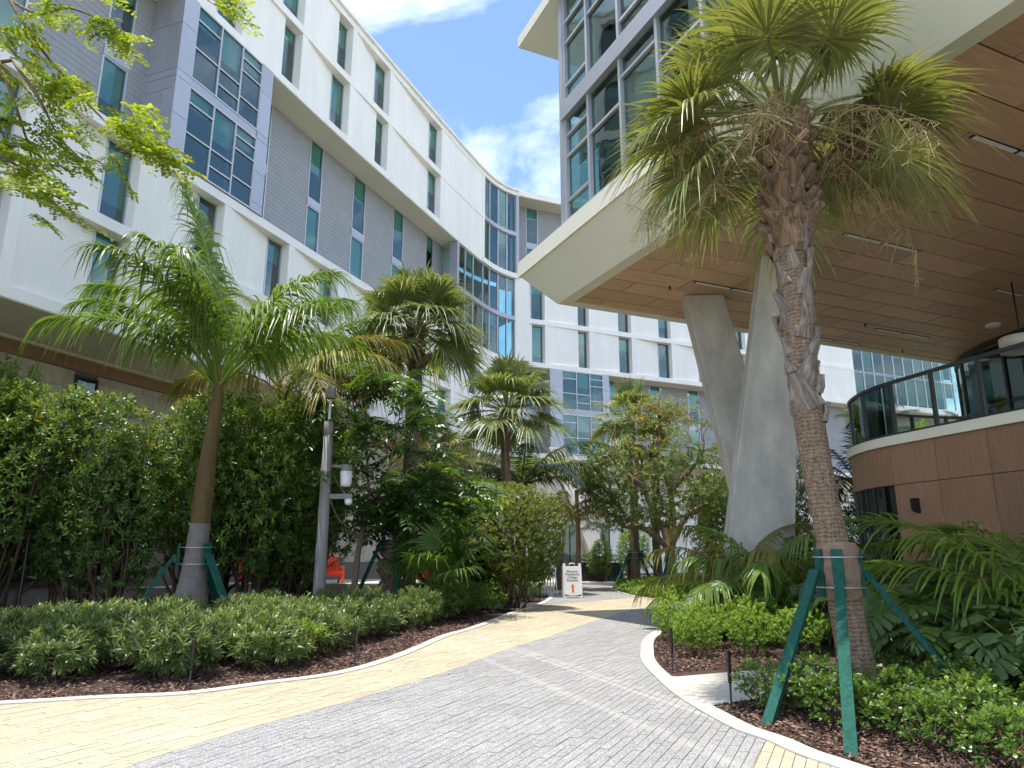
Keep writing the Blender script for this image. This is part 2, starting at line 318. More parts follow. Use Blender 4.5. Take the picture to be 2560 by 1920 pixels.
def sweepxy(mb, C, lo, hi, z0, z1, rnd=.5):
    """a strip along plan curve C between two lateral offsets (left of travel is positive)"""
    T = np.gradient(C, axis=0); T /= np.linalg.norm(T, axis=1)[:, None]; N = np.stack([-T[:, 1], T[:, 0]], 1)
    a, b = C + N * lo, C + N * hi; n = len(C)
    V = np.concatenate([np.c_[a, np.full(n, z0)], np.c_[b, np.full(n, z0)], np.c_[b, np.full(n, z1)], np.c_[a, np.full(n, z1)]])
    i = np.arange(n - 1); F = []
    for p, q in ((0, 1), (1, 2), (2, 3), (3, 0)): F.append(np.stack([p * n + i, p * n + i + 1, q * n + i + 1, q * n + i], 1))
    mb.add(V, np.concatenate(F)[:, ::-1], rnd); mb.add(V[[0, n, 2 * n, 3 * n]], [(0, 1, 2, 3)], rnd); mb.add(V[[n - 1, 2 * n - 1, 3 * n - 1, 4 * n - 1]], [(3, 2, 1, 0)], rnd)
    return mb
structure('kerb', sweepxy(MB(), K1, 0, .17, -.1, .012), M['kerb'])
structure('kerb', sweepxy(MB(), K2, -.20, 0, -.1, .014), M['kerb'])
structure('kerb', sweepxy(MB(), K3, -.16, 0, -.1, .014), M['kerb'])
def sheet(name, poly, z, mat):
    return structure(name, MB().add([(x, y, z) for x, y in poly], [tuple(range(len(poly)))]), mat)
lb = [tuple(p) for p in K1[::2]]
sheet('planting_bed', lb + [(1.2, 60), (-30, 60), (-30, 4.6)], -.02, M['mulch'])
rb_ = [tuple(p) for p in K2[::2]]
sheet('planting_bed', rb_[::-1] + [(30, -3), (30, 21.6)][::1], -.02, M['mulch'])
sheet('planting_bed', [tuple(p) for p in K3[::2]][::-1] + [(30, 24), (30, 60), (7.5, 60)][::1], -.02, M['mulch'])
# pale concrete walks leaving the paving
sheet('concrete_walk', [(1.78, 9.55), (2.05, 9.47), (3.03, 9.92), (4.4, 10.36), (6.5, 11.2), (8, 11.8), (8, 10.7), (5.4, 9.75), (3.6, 8.75), (2.6, 8.12), (1.9, 7.7), (1.76, 7.9)][::-1], -.004, M['walk'])
sheet('concrete_walk', [(.34, 20.0), (.80, 21.5), (-.5, 22.3), (-4, 23.2), (-9, 24), (-9, 22.6), (-4, 21.7), (-1, 20.7)][::1], -.004, M['walk'])
sheet('far_walk', [(1.2, 36), (7.5, 38), (9, 45.5), (-1.6, 41.5)], -.006, M['walk'])
plaza = structure('plaza', MB().add([(x, y, -.012) for x, y in (lb + [(1.2, 36), (7.5, 38)] + [tuple(p) for p in K3[::-2]] + [(9.6, 21.7)] + rb_[::-1] + [(5.2, -6), (-16, -6)])], [tuple(range(len(lb) + 2 + len(K3[::-2]) + 1 + len(rb_) + 2))]), M['bed'])

def sdist(P, C):
    """signed distance to a polyline (left of travel positive) with the foot point and normal"""
    A = C[:-1]; D = C[1:] - A; L2 = (D ** 2).sum(1)
    best = np.full(len(P), 1e9); sg = np.zeros(len(P)); ft = np.zeros((len(P), 2)); nn = np.zeros((len(P), 2))
    for a, d, l in zip(A, D, L2):
        t = np.clip(((P - a) @ d) / l, 0, 1); f = a + t[:, None] * d; w = P - f; dist = np.hypot(*w.T)
        m = dist < best - 1e-9; n = np.array([-d[1], d[0]]) / math.sqrt(l)
        best[m] = dist[m]; ft[m] = f[m]; nn[m] = n; sg[m] = np.sign(w[m] @ n)
    return best * np.where(sg == 0, 1, sg), ft, nn
def clip(poly, f, n):
    out = []
    for i in range(len(poly)):
        a, b = poly[i], poly[(i + 1) % len(poly)]; da, db = (a - f) @ n, (b - f) @ n
        if da >= 0: out.append(a)
        if (da > 0) != (db > 0) and abs(da - db) > 1e-9: out.append(a + (b - a) * da / (da - db))
    return out
PW, PL, PJ = .083, .33, .0055
du = np.array([.42, .9075]); dw = np.array([.9075, -.42])
cells = []
for j in range(-260, 190):
    off = rng.uniform(0, PL); 
    for i in range(-60, 130): cells.append((i * PL + off, j * PW))
cells = np.array(cells); PC = cells[:, :1] * du + cells[:, 1:] * dw
ok = (PC[:, 1] > -1) & (PC[:, 1] < 36.5) & (PC[:, 0] > -12) & (PC[:, 0] < 9.5); PC = PC[ok]
sd = {}
for nm, C, sgn in (('k1', K1 , -1), ('k2', K2, 1), ('k3', K3, 1)):
    d, f, n = sdist(PC, C); sd[nm] = (d * sgn, f, n * sgn)
ok = np.all([sd[k][0] > -.2 for k in sd], axis=0); PC = PC[ok]; sd = {k: tuple(a[ok] for a in v) for k, v in sd.items()}
for nm, C in (('b1', B1), ('b2', B2), ('b3', B3), ('b4', B4), ('b5', B5)): sd[nm] = sdist(PC, C)
def is_yellow(i, s):  # s: sign per boundary curve
    band = s['b1'] > 0 and s['b2'] < 0
    far = s['b3'] > 0 and s['b4'] < 0 and PC[i][1] > 26
    near = s['b5'] < 0 and PC[i][1] < 7 and PC[i][0] > 0
    return band or far or near
grey, yel = [], []
for i, c in enumerate(PC):
    hl, hw = (PL - PJ) / 2, (PW - PJ) / 2
    pieces = [([c - du * hl - dw * hw, c + du * hl - dw * hw, c + du * hl + dw * hw, c - du * hl + dw * hw], {k: (1 if sd[k][0][i] > 0 else -1) for k in ('b1', 'b2', 'b3', 'b4', 'b5')})]
    for k in ('k1', 'k2', 'k3'):
        if sd[k][0][i] < .2:
            pieces = [(clip(p, sd[k][1][i] + sd[k][2][i] * (.004 + (.0 if k != 'k1' else 0)), sd[k][2][i]), s) for p, s in pieces]
    for k in ('b1', 'b2', 'b3', 'b4', 'b5'):
        if abs(sd[k][0][i]) < .19:
            f, n = sd[k][1][i], sd[k][2][i]; np_ = []
            for p, s in pieces:
                if len(p) < 3: continue
                np_.append((clip(p, f + n * .002, n), {**s, k: 1})); np_.append((clip(p, f - n * .002, -n), {**s, k: -1}))
            pieces = np_
    # merge pieces of the same colour only when nothing was really cut
    for p, s in pieces:
        if len(p) < 3: continue
        P = np.array(p); ar = .5 * abs((P[:, 0] * np.roll(P[:, 1], -1) - np.roll(P[:, 0], -1) * P[:, 1]).sum())
        if ar < 3e-4: continue
        if (P[1] - P[0])[0] * (P[2] - P[1])[1] - (P[1] - P[0])[1] * (P[2] - P[1])[0] < 0: P = P[::-1]
        (yel if is_yellow(i, s) else grey).append(P)
def lay(name, plist, mat):
    vis = [(p, p.mean(0)) for p in plist]
    def size(c):
        d = c[1] * .9736 - .34
        return (d > 1) * (abs(c[0]) / max(d, .1) < .70) * (c[1] > 5.75) / max(c[1], 1) ** 2
    order = sorted(range(len(vis)), key=lambda i: -size(vis[i][1]))
    shared = {}
    rest = MB()
    for q, i in enumerate(order):
        p, c = vis[i]; dz = rng.normal(0, .0009); r = rng.random()
        if q < 300:
            mb = MB().prism(p - c, -.010, 0, r); full = len(p) == 4 and abs(np.hypot(*(p[1] - p[0])) - (PL - PJ)) < 1e-4
            build(name, mb, mat, plaza, loc=(c[0], c[1], dz))
        else:
            n = len(p); V = np.concatenate([np.c_[p, np.full(n, -.010 + dz)], np.c_[p, np.full(n, dz)]])
            rest.add(V, [tuple(range(n, 2 * n))], r)
            rest.add(V, [(a, (a + 1) % n, n + (a + 1) % n, n + a) for a in range(n)], r)
    build(name + 's', rest, mat, plaza, kind='stuff')
lay('grey_paver', grey, M['greypaver']); lay('yellow_paver', yel, M['yelpaver'])

# ------------------------------------------------------------------ the curved residential building
CP = [(-20.9,-4.5),(-17.0,5),(-12.9,15.0),(-10.9,20.6),(-9.3,25),(-7.75,29.2),(-4.6,37),(-1.95,43.3),(-.75,45.35),(.6,46.5),(3.8,47.95),(11,51.3),(20,55.5),(28.8,59.6),(44,66),(52,69.5)]
PTH = catmull(CP); CUM = np.concatenate([[0], np.cumsum(np.hypot(*np.diff(PTH, axis=0).T))])
TAN = np.gradient(PTH, CUM, axis=0); TAN /= np.linalg.norm(TAN, axis=1)[:, None]
def FP(s, off=0.):
    s = np.asarray(s, float); x = np.interp(s, CUM, PTH[:, 0]); y = np.interp(s, CUM, PTH[:, 1])
    tx = np.interp(s, CUM, TAN[:, 0]); ty = np.interp(s, CUM, TAN[:, 1]); l = np.hypot(tx, ty)
    return np.stack([x + ty / l * off, y - tx / l * off], -1)
def fsweep(mb, s0, s1, prof0, prof1=None, closed=True, step=.6, rnd=.5, cap=True):
    """carry a profile of (offset, z) points along the facade curve, blending prof0 to prof1"""
    n = max(2, int((s1 - s0) / step) + 1); ss = np.linspace(s0, s1, n); p0 = np.array(prof0, float); p1 = np.array(prof1 if prof1 is not None else prof0, float); m = len(p0)
    V = []
    for k, s in enumerate(ss):
        t = k / (n - 1); pr = p0 * (1 - t) + p1 * t
        V.append(np.c_[FP(np.full(m, s), pr[:, 0]), pr[:, 1]])
    V = np.concatenate(V); mm = m if closed else m - 1
    i = np.arange(n - 1)[:, None] * m; j = np.arange(mm)[None]; k2 = (j + 1) % m
    mb.add(V, np.stack([i + j, i + k2, i + m + k2, i + m + j], -1).reshape(-1, 4), rnd)
    if closed and cap: mb.add(V[:m], [tuple(range(m - 1, -1, -1))], rnd); mb.add(V[-m:], [tuple(range(m))], rnd)
    return mb
RECT = lambda o0, o1, z0, z1: [(o0, z0), (o1, z0), (o1, z1), (o0, z1)]
Z0, Z1, Z2, Z3 = 7.55, 13.72, 19.86, 26.4
BL = thing('curved_residential_building', 'long curved white six storey building with grey recessed bands and teal windows', 'building', (-7.75, 29.2, 0))
def part(name, mb, mat, parent=BL, **k): return build(name, mb, mat, parent, world=True, **k)
def chord(s0, s1, off):
    p, q = FP(s0, off), FP(s1, off); ux = q - p; L = np.hypot(*ux); ux /= L; return p, ux, np.array([ux[1], -ux[0]]), L
def cbox(mb, fr, x0, x1, y0, y1, z0, z1, rnd=.5):
    p, ux, n, L = fr
    P = [p + ux * x0 + n * y0, p + ux * x1 + n * y0, p + ux * x1 + n * y1, p + ux * x0 + n * y1]
    return mb.prism(P, z0, z1, rnd)
def cquad(mb, fr, x0, x1, y, z0, z1):
    p, ux, n, L = fr; a = p + ux * x0 + n * y; b = p + ux * x1 + n * y
    return mb.add([(*a, z0), (*b, z0), (*b, z1), (*a, z1)], [(0, 1, 2, 3)])
def window(s0, s1, z0, z1, off, parent=BL, blind=None, frame='alu', glass='glass', fw=.06, label=None, mull=()):
    fr = chord(s0, s1, off); L = fr[3]; mb = MB()
    cbox(mb, fr, 0, fw, -.08, .02, z0, z1); cbox(mb, fr, L - fw, L, -.08, .02, z0, z1)
    cbox(mb, fr, fw, L - fw, -.078, .018, z0, z0 + fw); cbox(mb, fr, fw, L - fw, -.078, .018, z1 - fw, z1)
    for x in mull: cbox(mb, fr, L * x - fw / 2, L * x + fw / 2, -.075, .022, z0 + fw, z1 - fw)
    w = part('window', mb, M[frame]); 
    if label: w['label'] = label
    base = Vector(BL.location)
    def sub(nm, m2, mat):
        o = build(nm, m2, mat, w); o.location = (0, 0, 0); return o
    sub('pane', cquad(MB(), fr, fw * .9, L - fw * .9, -.02, z0 + fw * .9, z1 - fw * .9), M[glass])
    b = (0 if rng.random() < .2 else rng.uniform(.12, .8)) if blind is None else blind
    if b > .05: sub('blind', cquad(MB(), fr, fw, L - fw, -.12, z1 - fw - (z1 - z0) * b, z1 - fw), M['blind'])
    return w
def ledge(s0, s1, z0, z1, o0=-.55, o1=0., name='ledge', mat='stucco'): return part(name, fsweep(MB(), s0, s1, RECT(o0, o1, z0, z1)), M[mat])
def white_band(s0, s1, z0, z1, wins, wedge, zm=None, extra=.0):
    """two storeys of white wall: three flush ledges, then per storey piers, panels (some turning inwards) and windows"""
    zm = zm or (z0 + z1) / 2
    ledge(s0, s1, z0, z0 + .32); ledge(s0, s1, zm - .17, zm + .17); ledge(s0, s1, z1 - .34, z1)
    for fl, (a, b) in enumerate(((z0 + .32, zm - .17), (zm + .17, z1 - .34))):
        cur = s0
        for k, (wa, wb) in enumerate(wins + [(s1, None)]):
            if wa - cur > .05:
                d = .34 if wedge(fl, k) and wb else (.1 if wb else 0)
                pier = min(.32, (wa - cur) * .4) if k else 0
                if pier: part('pier', fsweep(MB(), cur, cur + pier, RECT(-.5, -.012, a, b)), M['stucco'])
                part('wall_panel', fsweep(MB(), cur + pier, wa, RECT(-.5, -.03, a, b), RECT(-.5, -.03 - d, a, b)), M['stucco'])
            if wb:
                window(wa, wb, a, b, -.37); cur = wb
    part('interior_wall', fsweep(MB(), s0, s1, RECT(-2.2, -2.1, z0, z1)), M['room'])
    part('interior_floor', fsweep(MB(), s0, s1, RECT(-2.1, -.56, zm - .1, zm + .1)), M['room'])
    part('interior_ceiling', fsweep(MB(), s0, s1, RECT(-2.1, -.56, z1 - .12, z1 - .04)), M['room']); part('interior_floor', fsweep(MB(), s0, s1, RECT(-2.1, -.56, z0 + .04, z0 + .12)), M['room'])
def siding(s0, s1, z0, z1, off, bh=.2):
    prof = []; z = z0
    while z < z1 - .01:
        zt = min(z + bh, z1); prof += [(off + .011, z + .008), (off, zt)]; z = zt
    prof = [(off - .12, z0)] + prof + [(off - .12, z1)]
    return part('siding_wall', fsweep(MB(), s0, s1, prof, step=1.2), M['siding'])
def grey_band(s0, s1, z0, z1, off, wins, zsplit=None):
    """recessed two storey wall of lap siding with tall windows split by a spandrel"""
    zs = zsplit or (z0 + z1) / 2; cur = s0
    for wa, wb in wins + [(s1, None)]:
        if wa - cur > .05: siding(cur, wa, z0, z1, off)
        if wb:
            cas = MB(); fr = chord(wa, wb, off)
            part('spandrel', cbox(MB(), fr, 0, fr[3], -.1, .05, zs - .2, zs + .14), M['panel'])
            window(wa, wb, zs + .14, z1 - .02, off + .01, blind=rng.uniform(.25, .5)); window(wa, wb, z0 + .02, zs - .2, off + .01, blind=rng.uniform(.3, .75)); cur = wb
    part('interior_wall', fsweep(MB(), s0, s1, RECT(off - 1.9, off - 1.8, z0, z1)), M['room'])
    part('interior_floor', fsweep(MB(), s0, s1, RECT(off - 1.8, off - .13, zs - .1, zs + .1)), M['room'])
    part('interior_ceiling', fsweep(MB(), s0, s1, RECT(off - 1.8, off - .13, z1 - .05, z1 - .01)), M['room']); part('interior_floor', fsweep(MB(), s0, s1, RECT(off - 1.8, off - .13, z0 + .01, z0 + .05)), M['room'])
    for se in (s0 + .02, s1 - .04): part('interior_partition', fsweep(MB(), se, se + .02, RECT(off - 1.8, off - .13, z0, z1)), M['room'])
def bay(s0, s1, z0, z1, off, pl, pr, label):
    """box bay of grey panels that stands out to the white wall's face, glazed with an uneven mullion grid"""
    fr = chord(s0, s1, .0); L = fr[3]; zs = (z0 + z1) / 2; g = .008
    for x0, x1 in ((0, pl), (L - pr, L)):      # pilasters, each of four sheets
        zz = [z0, z0 + .35, z0 + 1.6, zs - .15, zs + .12, z1 - 1.2, z1]
        for a, b in zip(zz[:-1], zz[1:]): part('cladding_panel', cbox(MB(), fr, x0 + .002, x1, -.08, .05, a + g, b - g), M['panel'])
        part('pilaster_core', cbox(MB(), fr, x0 + .03, x1 - .01, -.12, .03, z0, z1), M['black'])
    for x0, sgn in ((0, 1), (L, -1)):           # side cheeks
        for (ya, yb) in ((off * .38, -.083), (off - .1, off * .38 - g)):
            zz = [z0, zs - .6, zs - .15, zs + .12, z1 - 1.2, z1]
            for a, b in zip(zz[:-1], zz[1:]):
                xa, xb = (x0, x0 + .05) if sgn > 0 else (x0 - .05, x0)
                part('cladding_panel', cbox(MB(), fr, xa, xb, ya, yb, a + g, b - g), M['panel'])
    part('spandrel', cbox(MB(), fr, pl, L - pr, -.1, .02, zs - .16, zs + .16), M['panel'])
    x0, x1 = pl, L - pr; w = x1 - x0; X = [x0, x0 + w * .345, x0 + w * .675, x1]
    for (a, b) in ((z0 + .03, zs - .16), (zs + .16, z1 - .03)):
        h = b - a; mb = MB(); m = .055
        for x in X: cbox(mb, fr, x - m / 2, x + m / 2, -.06, .045, a, b)
        for c, hs in ((0, (.0, .42, .80, 1)), (1, (.0, .2, .42, 1)), (2, (.0, .28, .66, .84, 1))):
            for q in hs: cbox(mb, fr, X[c] + m / 2, X[c + 1] - m / 2, -.058, .04, a + h * q - m / 2 + (m / 2 if q == 0 else 0) - (m / 2 if q == 1 else 0), a + h * q + m / 2 + (m / 2 if q == 0 else 0) - (m / 2 if q == 1 else 0))
        wv = part('bay_window', mb, M['alu'], label=label)
        for c, hs in ((0, (.0, .42, .80, 1)), (1, (.0, .2, .42, 1)), (2, (.0, .28, .66, .84, 1))):
            for q, q2 in zip(hs[:-1], hs[1:]):
                o = build('pane', cquad(MB(), fr, X[c] + .02, X[c + 1] - .02, -.01, a + h * q + .02, a + h * q2 - .02), M['glass'], wv); o.location = (0, 0, 0)
        for c in range(3):
            o = build('blind', cquad(MB(), fr, X[c] + .05, X[c + 1] - .05, -.16, b - h * (.22 if c != 1 else .4), b), M['blind'], wv); o.location = (0, 0, 0)
    part('bay_back', cbox(MB(), fr, .1, L - .1, off - .6, off - .5, z0, z1), M['room'])
OFF = -1.3
# near wing: white (lower two), grey (middle two), white (top two)
NWIN_T = [(8.6, 9.6), (11.9, 12.9), (15.1, 16.1), (18.30, 19.3), (21.72, 22.74), (25.36, 26.34), (28.8, 29.75), (34.55, 35.5)]
white_band(2.0, 41.2, Z2, Z3, NWIN_T, lambda fl, k: k in (1, 3, 7) or (fl == 0 and k in (2, 5)) or (fl == 1 and k in (4, 6)))
white_band(2.0, 43.3, Z0, Z1, [(7.6, 8.9), (10.7, 12.15), (14.78, 15.72), (18.4, 19.3), (22.0, 22.9), (25.4, 26.3), (28.9, 29.8), (32.6, 33.5), (36.4, 37.3), (40.2, 41.1)], lambda fl, k: fl == 1 or k % 2 == 0)
ledge(1.9, 45.2, Z3, Z3 + .14, -.8, .12, 'roof_coping')
grey_band(2.0, 17.0, Z1, Z2, OFF, [(8.0, 9.0), (11.5, 12.5), (14.95, 15.9)])
grey_band(21.1, 38.6, Z1, Z2, OFF, [(22.05, 22.75), (25.4, 26.35), (28.8, 29.9), (32.55, 33.65), (36.2, 37.1)])
bay(16.55, 21.08, Z1 + .005, Z2 - .005, OFF, .62, .62, 'box bay of grey panels with two tiers of gridded teal glass')
part('soffit', fsweep(MB(), 2.0, 41.2, RECT(OFF, -.03, Z2 - .03, Z2 - .004)), M['soffit'])
part('soffit', fsweep(MB(), 41.2, 43.4, RECT(OFF, -.55, Z2 - .03, Z2 - .004)), M['soffit'])
part('roof_slab', fsweep(MB(), 2.0, 92, RECT(-9, -.56, Z3 - .3, Z3 + .02)), M['stucco'])
part('ledge_top', fsweep(MB(), 2.0, 45, RECT(OFF - .1, -.55, Z1 - .2, Z1 - .01)), M['stucco'])
# the curved corner of tall glass, two frames of two storeys each
def curved_glass(s_list, z0, z1, frame_s, off=-.12):
    zm = (z0 + z1) / 2
    for (a, b) in ((z0, zm - .14), (zm + .14, z1)):
        for s0, s1 in zip(s_list[:-1], s_list[1:]): window(s0 + .01, s1 - .01, a, b, off, blind=random.choice((0, 0, .95, .3)), fw=.045)
    part('spandrel', fsweep(MB(), s_list[0], s_list[-1], RECT(-.3, .0, zm - .14, zm + .14)), M['panel'])
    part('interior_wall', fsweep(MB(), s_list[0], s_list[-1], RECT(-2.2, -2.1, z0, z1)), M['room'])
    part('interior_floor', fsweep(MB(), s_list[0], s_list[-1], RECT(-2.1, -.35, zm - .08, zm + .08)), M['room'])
curved_glass([41.5, 42.4, 43.36, 44.26, 44.98], Z2 + .3, Z3 - .3, None)
ledge(41.2, 45.25, Z3 - .3, Z3); ledge(41.2, 45.25, Z2 - .05, Z2 + .3, -.5, .1)
part('pier', fsweep(MB(), 41.2, 41.5, RECT(-.5, .02, Z2 + .3, Z3 - .3)), M['stucco'])
part('pier', fsweep(MB(), 44.98, 45.22, RECT(-.5, .0, Z2 + .3, Z3 - .3)), M['panel'])
curved_glass([38.0, 39.08, 40.18, 41.54, 42.41, 43.36, 44.26, 44.9], Z1 + .35, Z2 - .05, None)
ledge(37.6, 45.3, Z1, Z1 + .35, -.5, .06)
part('pier', fsweep(MB(), 37.75, 38.0, RECT(-.5, .02, Z1 + .35, Z2 - .05)), M['panel'])
part('pier', fsweep(MB(), 44.9, 45.95, RECT(-.5, -.01, Z1 + .35, Z2 + .3)), M['stucco'])
fr_ = chord(37.6, 38.6, -.5)
part('return_glass', cbox(MB(), (FP(38.2, OFF), *(lambda a: (a / np.hypot(*a), np.array([(a / np.hypot(*a))[1], -(a / np.hypot(*a))[0]])))(FP(37.8, -.05) - FP(38.2, OFF)), 1.3), .05, 1.2, -.03, .0, Z1 + .3, Z2 - .1), M['glassg'])
curved_glass([43.35, 44.2, 44.95], Z0 + .3, Z1, None)
part('pier', fsweep(MB(), 44.95, 45.3, RECT(-.5, .0, Z0 + .3, Z1)), M['panel'])
ledge(43.3, 46.5, Z0, Z0 + .3)
# far wing: grey (lower two), white (middle two), grey under the roof (top two)
white_band(45.95, 77.0, Z1, Z2 + .3, [(46.25, 47.2), (49.88, 50.72), (53.27, 54.32), (56.85, 57.9), (60.6, 61.6), (64.2, 65.2), (67.9, 68.9), (71.6, 72.6)], lambda fl, k: (fl == 0 and k >= 3) or (fl == 1 and k in (0, 4, 5)))
grey_band(45.25, 77.0, Z2 + .3, Z3 - .3, OFF, [(46.35, 47.3), (51, 52), (56, 57), (61, 62), (66, 67)])
ledge(45.25, 92, Z3 - .3, Z3 + .12, OFF - .3, .12, 'roof_slab_edge')
part('soffit', fsweep(MB(), 45.25, 77, RECT(OFF, .05, Z3 - .33, Z3 - .304)), M['soffit'])
grey_band(45.3, 47.95, Z0 + .3, Z1, OFF, [(46.1, 46.95)])
grey_band(52.3, 77.0, Z0 + .3, Z1, OFF, [(53.06, 54.06), (56.6, 57.6), (60.16, 61.19), (64, 65), (68, 69)])
bay(47.5, 52.2, Z0 + .305, Z1 - .005, OFF, .95, .5, 'far box bay of grey panels with two tiers of gridded glass')
part('soffit', fsweep(MB(), 45.3, 77, RECT(OFF, -.03, Z1 - .03, Z1 - .004)), M['soffit'])
ledge(46.5, 92, Z0, Z0 + .3)
# end of the far wing: a tall green glazed wall between white slabs
for sa in np.arange(77.2, 91, 1.25):
    for za, zb in ((Z1 + .35, 16.7), (16.76, Z2 + .4), (Z2 + .5, Z3 - .4)):
        window(sa + .01, sa + 1.24, za, zb, -.1, glass='glassg', blind=random.choice((0, .0, .9, .5)), fw=.05)
part('interior_wall', fsweep(MB(), 77.1, 91.5, RECT(-2.6, -2.5, Z1, Z3)), M['room'])
ledge(77.0, 92, Z1 - .1, Z1 + .35, -.6, .15, 'white_slab_edge')
part('pier', fsweep(MB(), 77.0, 77.2, RECT(-.5, .02, Z1 + .35, Z3 - .3)), M['stucco'])
part('soffit', fsweep(MB(), 77, 92, RECT(-3, .1, Z1 - .16, Z1 - .11)), M['soffit'])
part('set_back_wall', fsweep(MB(), 77, 92, RECT(-2.2, -2.0, Z0, Z1 - .16)), M['siding'])
# base: cream overhang, brown strip, stone blocks, plinth
SB = -3.0
part('soffit', fsweep(MB(), 2.0, 92, RECT(SB, -.02, Z0 - .03, Z0 - .004)), M['soffit'])
part('soffit_edge', fsweep(MB(), 2.0, 92, RECT(SB + .02, SB + .16, Z0 - .12, Z0 - .032)), M['fascia'])
part('brown_frieze', fsweep(MB(), 2.0, 44, RECT(SB - .3, SB + .03, 7.05, Z0 - .03)), M['woodwall'])
part('base_wall', fsweep(MB(), 2.0, 44, RECT(SB - .4, SB - .03, 0, 7.05)), M['joint'])
part('base_wall', fsweep(MB(), 44, 92, RECT(SB - .4, SB, 0, Z0)), M['stucco'])
part('stone_ledge', fsweep(MB(), 14.0, 30, RECT(SB - .1, SB + .12, 3.2, 3.5)), M['kerb'])
def stones(s0, s1, z0, z1):
    """random ashlar: rows of uneven height cut into uneven blocks"""
    z = z0
    while z < z1 - .15:
        h = min(random.choice((.32, .45, .62, .9)), z1 - z); s = s0
        if z1 - z - h < .2: h = z1 - z
        while s < s1 - .1:
            w = min(random.choice((.45, .62, .85, 1.15, 1.4)), s1 - s)
            if h > .6 and w < .8 and random.random() < .6: subs = [(z, z + h * .5), (z + h * .5, z + h)]
            else: subs = [(z, z + h)]
            for a, b in subs: part('stone', fsweep(MB(), s + .007, s + w - .007, RECT(SB - .06, SB + random.uniform(0, .014), a + .007, b - .007), step=5, rnd=random.random()), M['stone'])
            s += w
        z += h
stones(12.0, 16.9, 3.55, 7.02); stones(17.7, 21.3, 3.55, 7.02); stones(24.2, 36.0, 1.0, 7.02)
for a, b, z0, z1 in ((16.9, 17.7, 4.6, 6.9), (21.4, 24.1, 3.6, 7.0), (15.5, 20.5, .6, 2.7), (22, 24, .4, 2.9)): window(a, b, z0, z1, SB + .06, frame='aludark', glass='glassd', blind=0)
part('wood_apron', fsweep(MB(), 14, 24.1, RECT(SB - .1, SB + .02, 2.72, 3.2)), M['woodwall'])
for a in (44.5, 47.2, 49.9, 52.6): window(a, a + 1.2, .2, 3.4, SB + .06, frame='aludark', glass='glassd', blind=0, mull=(.5,))
# slanted pair of columns under the far wing
def leg(name, base, top, w0, w1, th, ax, mat, parent, world=True):
    """flat leaning blade: widths w0 (foot) and w1 (head) measured along horizontal axis ax"""
    ax = np.array([*ax, 0.]); ax /= np.linalg.norm(ax); nx = np.array([-ax[1], ax[0], 0]); V = []
    for c, w in ((base, w0), (top, w1)):
        c = np.array(c, float)
        for a, b in ((-1, -1), (1, -1), (1, 1), (-1, 1)): V.append(c + ax * a * w / 2 + nx * b * th / 2)
    mb = MB().add(V, [(3, 2, 1, 0), (4, 5, 6, 7), (0, 1, 5, 4), (1, 2, 6, 5), (2, 3, 7, 6), (3, 0, 4, 7)])
    o = build(name, mb, mat, parent, world=world)
    bv = o.modifiers.new('chamfer', 'BEVEL'); bv.width = .03; bv.segments = 2
    return o
leg('slanted_column', (5.3, 41.5, 0), (2.6, 42.6, Z0), 1.0, 1.0, .5, (1, .3), M['concrete'], BL)
leg('slanted_column', (3.9, 41.9, 0), (5.9, 43.2, Z0), .9, 1.1, .5, (1, .3), M['concrete'], BL)

# ------------------------------------------------------------------ the canopied building on the right
C0 = np.array([1.22, 18.2]); E1 = np.array([.913, .407]); E2 = np.array([-.407, .913])   # a along E1, b along -E2
def AB(a, b, z=None):
    p = C0 + E1 * a - E2 * b
    return (p[0], p[1]) if z is None else (p[0], p[1], z)
ZS = 8.0
BR = thing('canopied_building', 'glass building on a deep canopy with wood plank underside and cream edge', 'building', (C0[0] + 8, C0[1] + 2, 0))
def rpart(name, mb, mat, parent=BR, **k): return build(name, mb, mat, parent, world=True, **k)
def abox(mb, a0, a1, b0, b1, z0, z1, rnd=.5): return mb.prism([AB(a0, b1), AB(a1, b1), AB(a1, b0), AB(a0, b0)], z0, z1, rnd)
AM, BM = 22.0, 24.0
# cream edge: flat rim under the soffit, leaning face, upright lip
def ring(mb, prof):
    """profile of (outset, z) run along the far edge (b=0 side) and the near edge (a=0 side), mitred at the corner"""
    V = []; m = len(prof)
    for q in range(3):
        for o, z in prof: V.append({0: AB(AM, -o, z), 1: AB(-o, -o, z), 2: AB(-o, BM, z)}[q])
    F = []
    for q in range(2):
        for j in range(m - 1): F.append((q * m + j, q * m + j + 1, (q + 1) * m + j + 1, (q + 1) * m + j))
    return mb.add(V, F)
rpart('soffit_rim', ring(MB(), [(-.32, ZS + .06), (-.32, ZS - .03), (.0, ZS - .03)]), M['fascia'])
rpart('leaning_fascia', ring(MB(), [(.0, ZS - .03), (.74, ZS + .88)]), M['fascia'])
rpart('lip', ring(MB(), [(.74, ZS + .88), (.80, ZS + .88), (.80, ZS + 1.32), (.1, ZS + 1.36)]), M['fascia'])
rpart('canopy_roof', abox(MB(), -.1, AM, -.1, BM, ZS + 1.2, ZS + 1.34), M['stucco'])
rpart('soffit_backing', abox(MB(), .02, AM, .02, BM, ZS + .03, ZS + .08), M['woodjoint'])
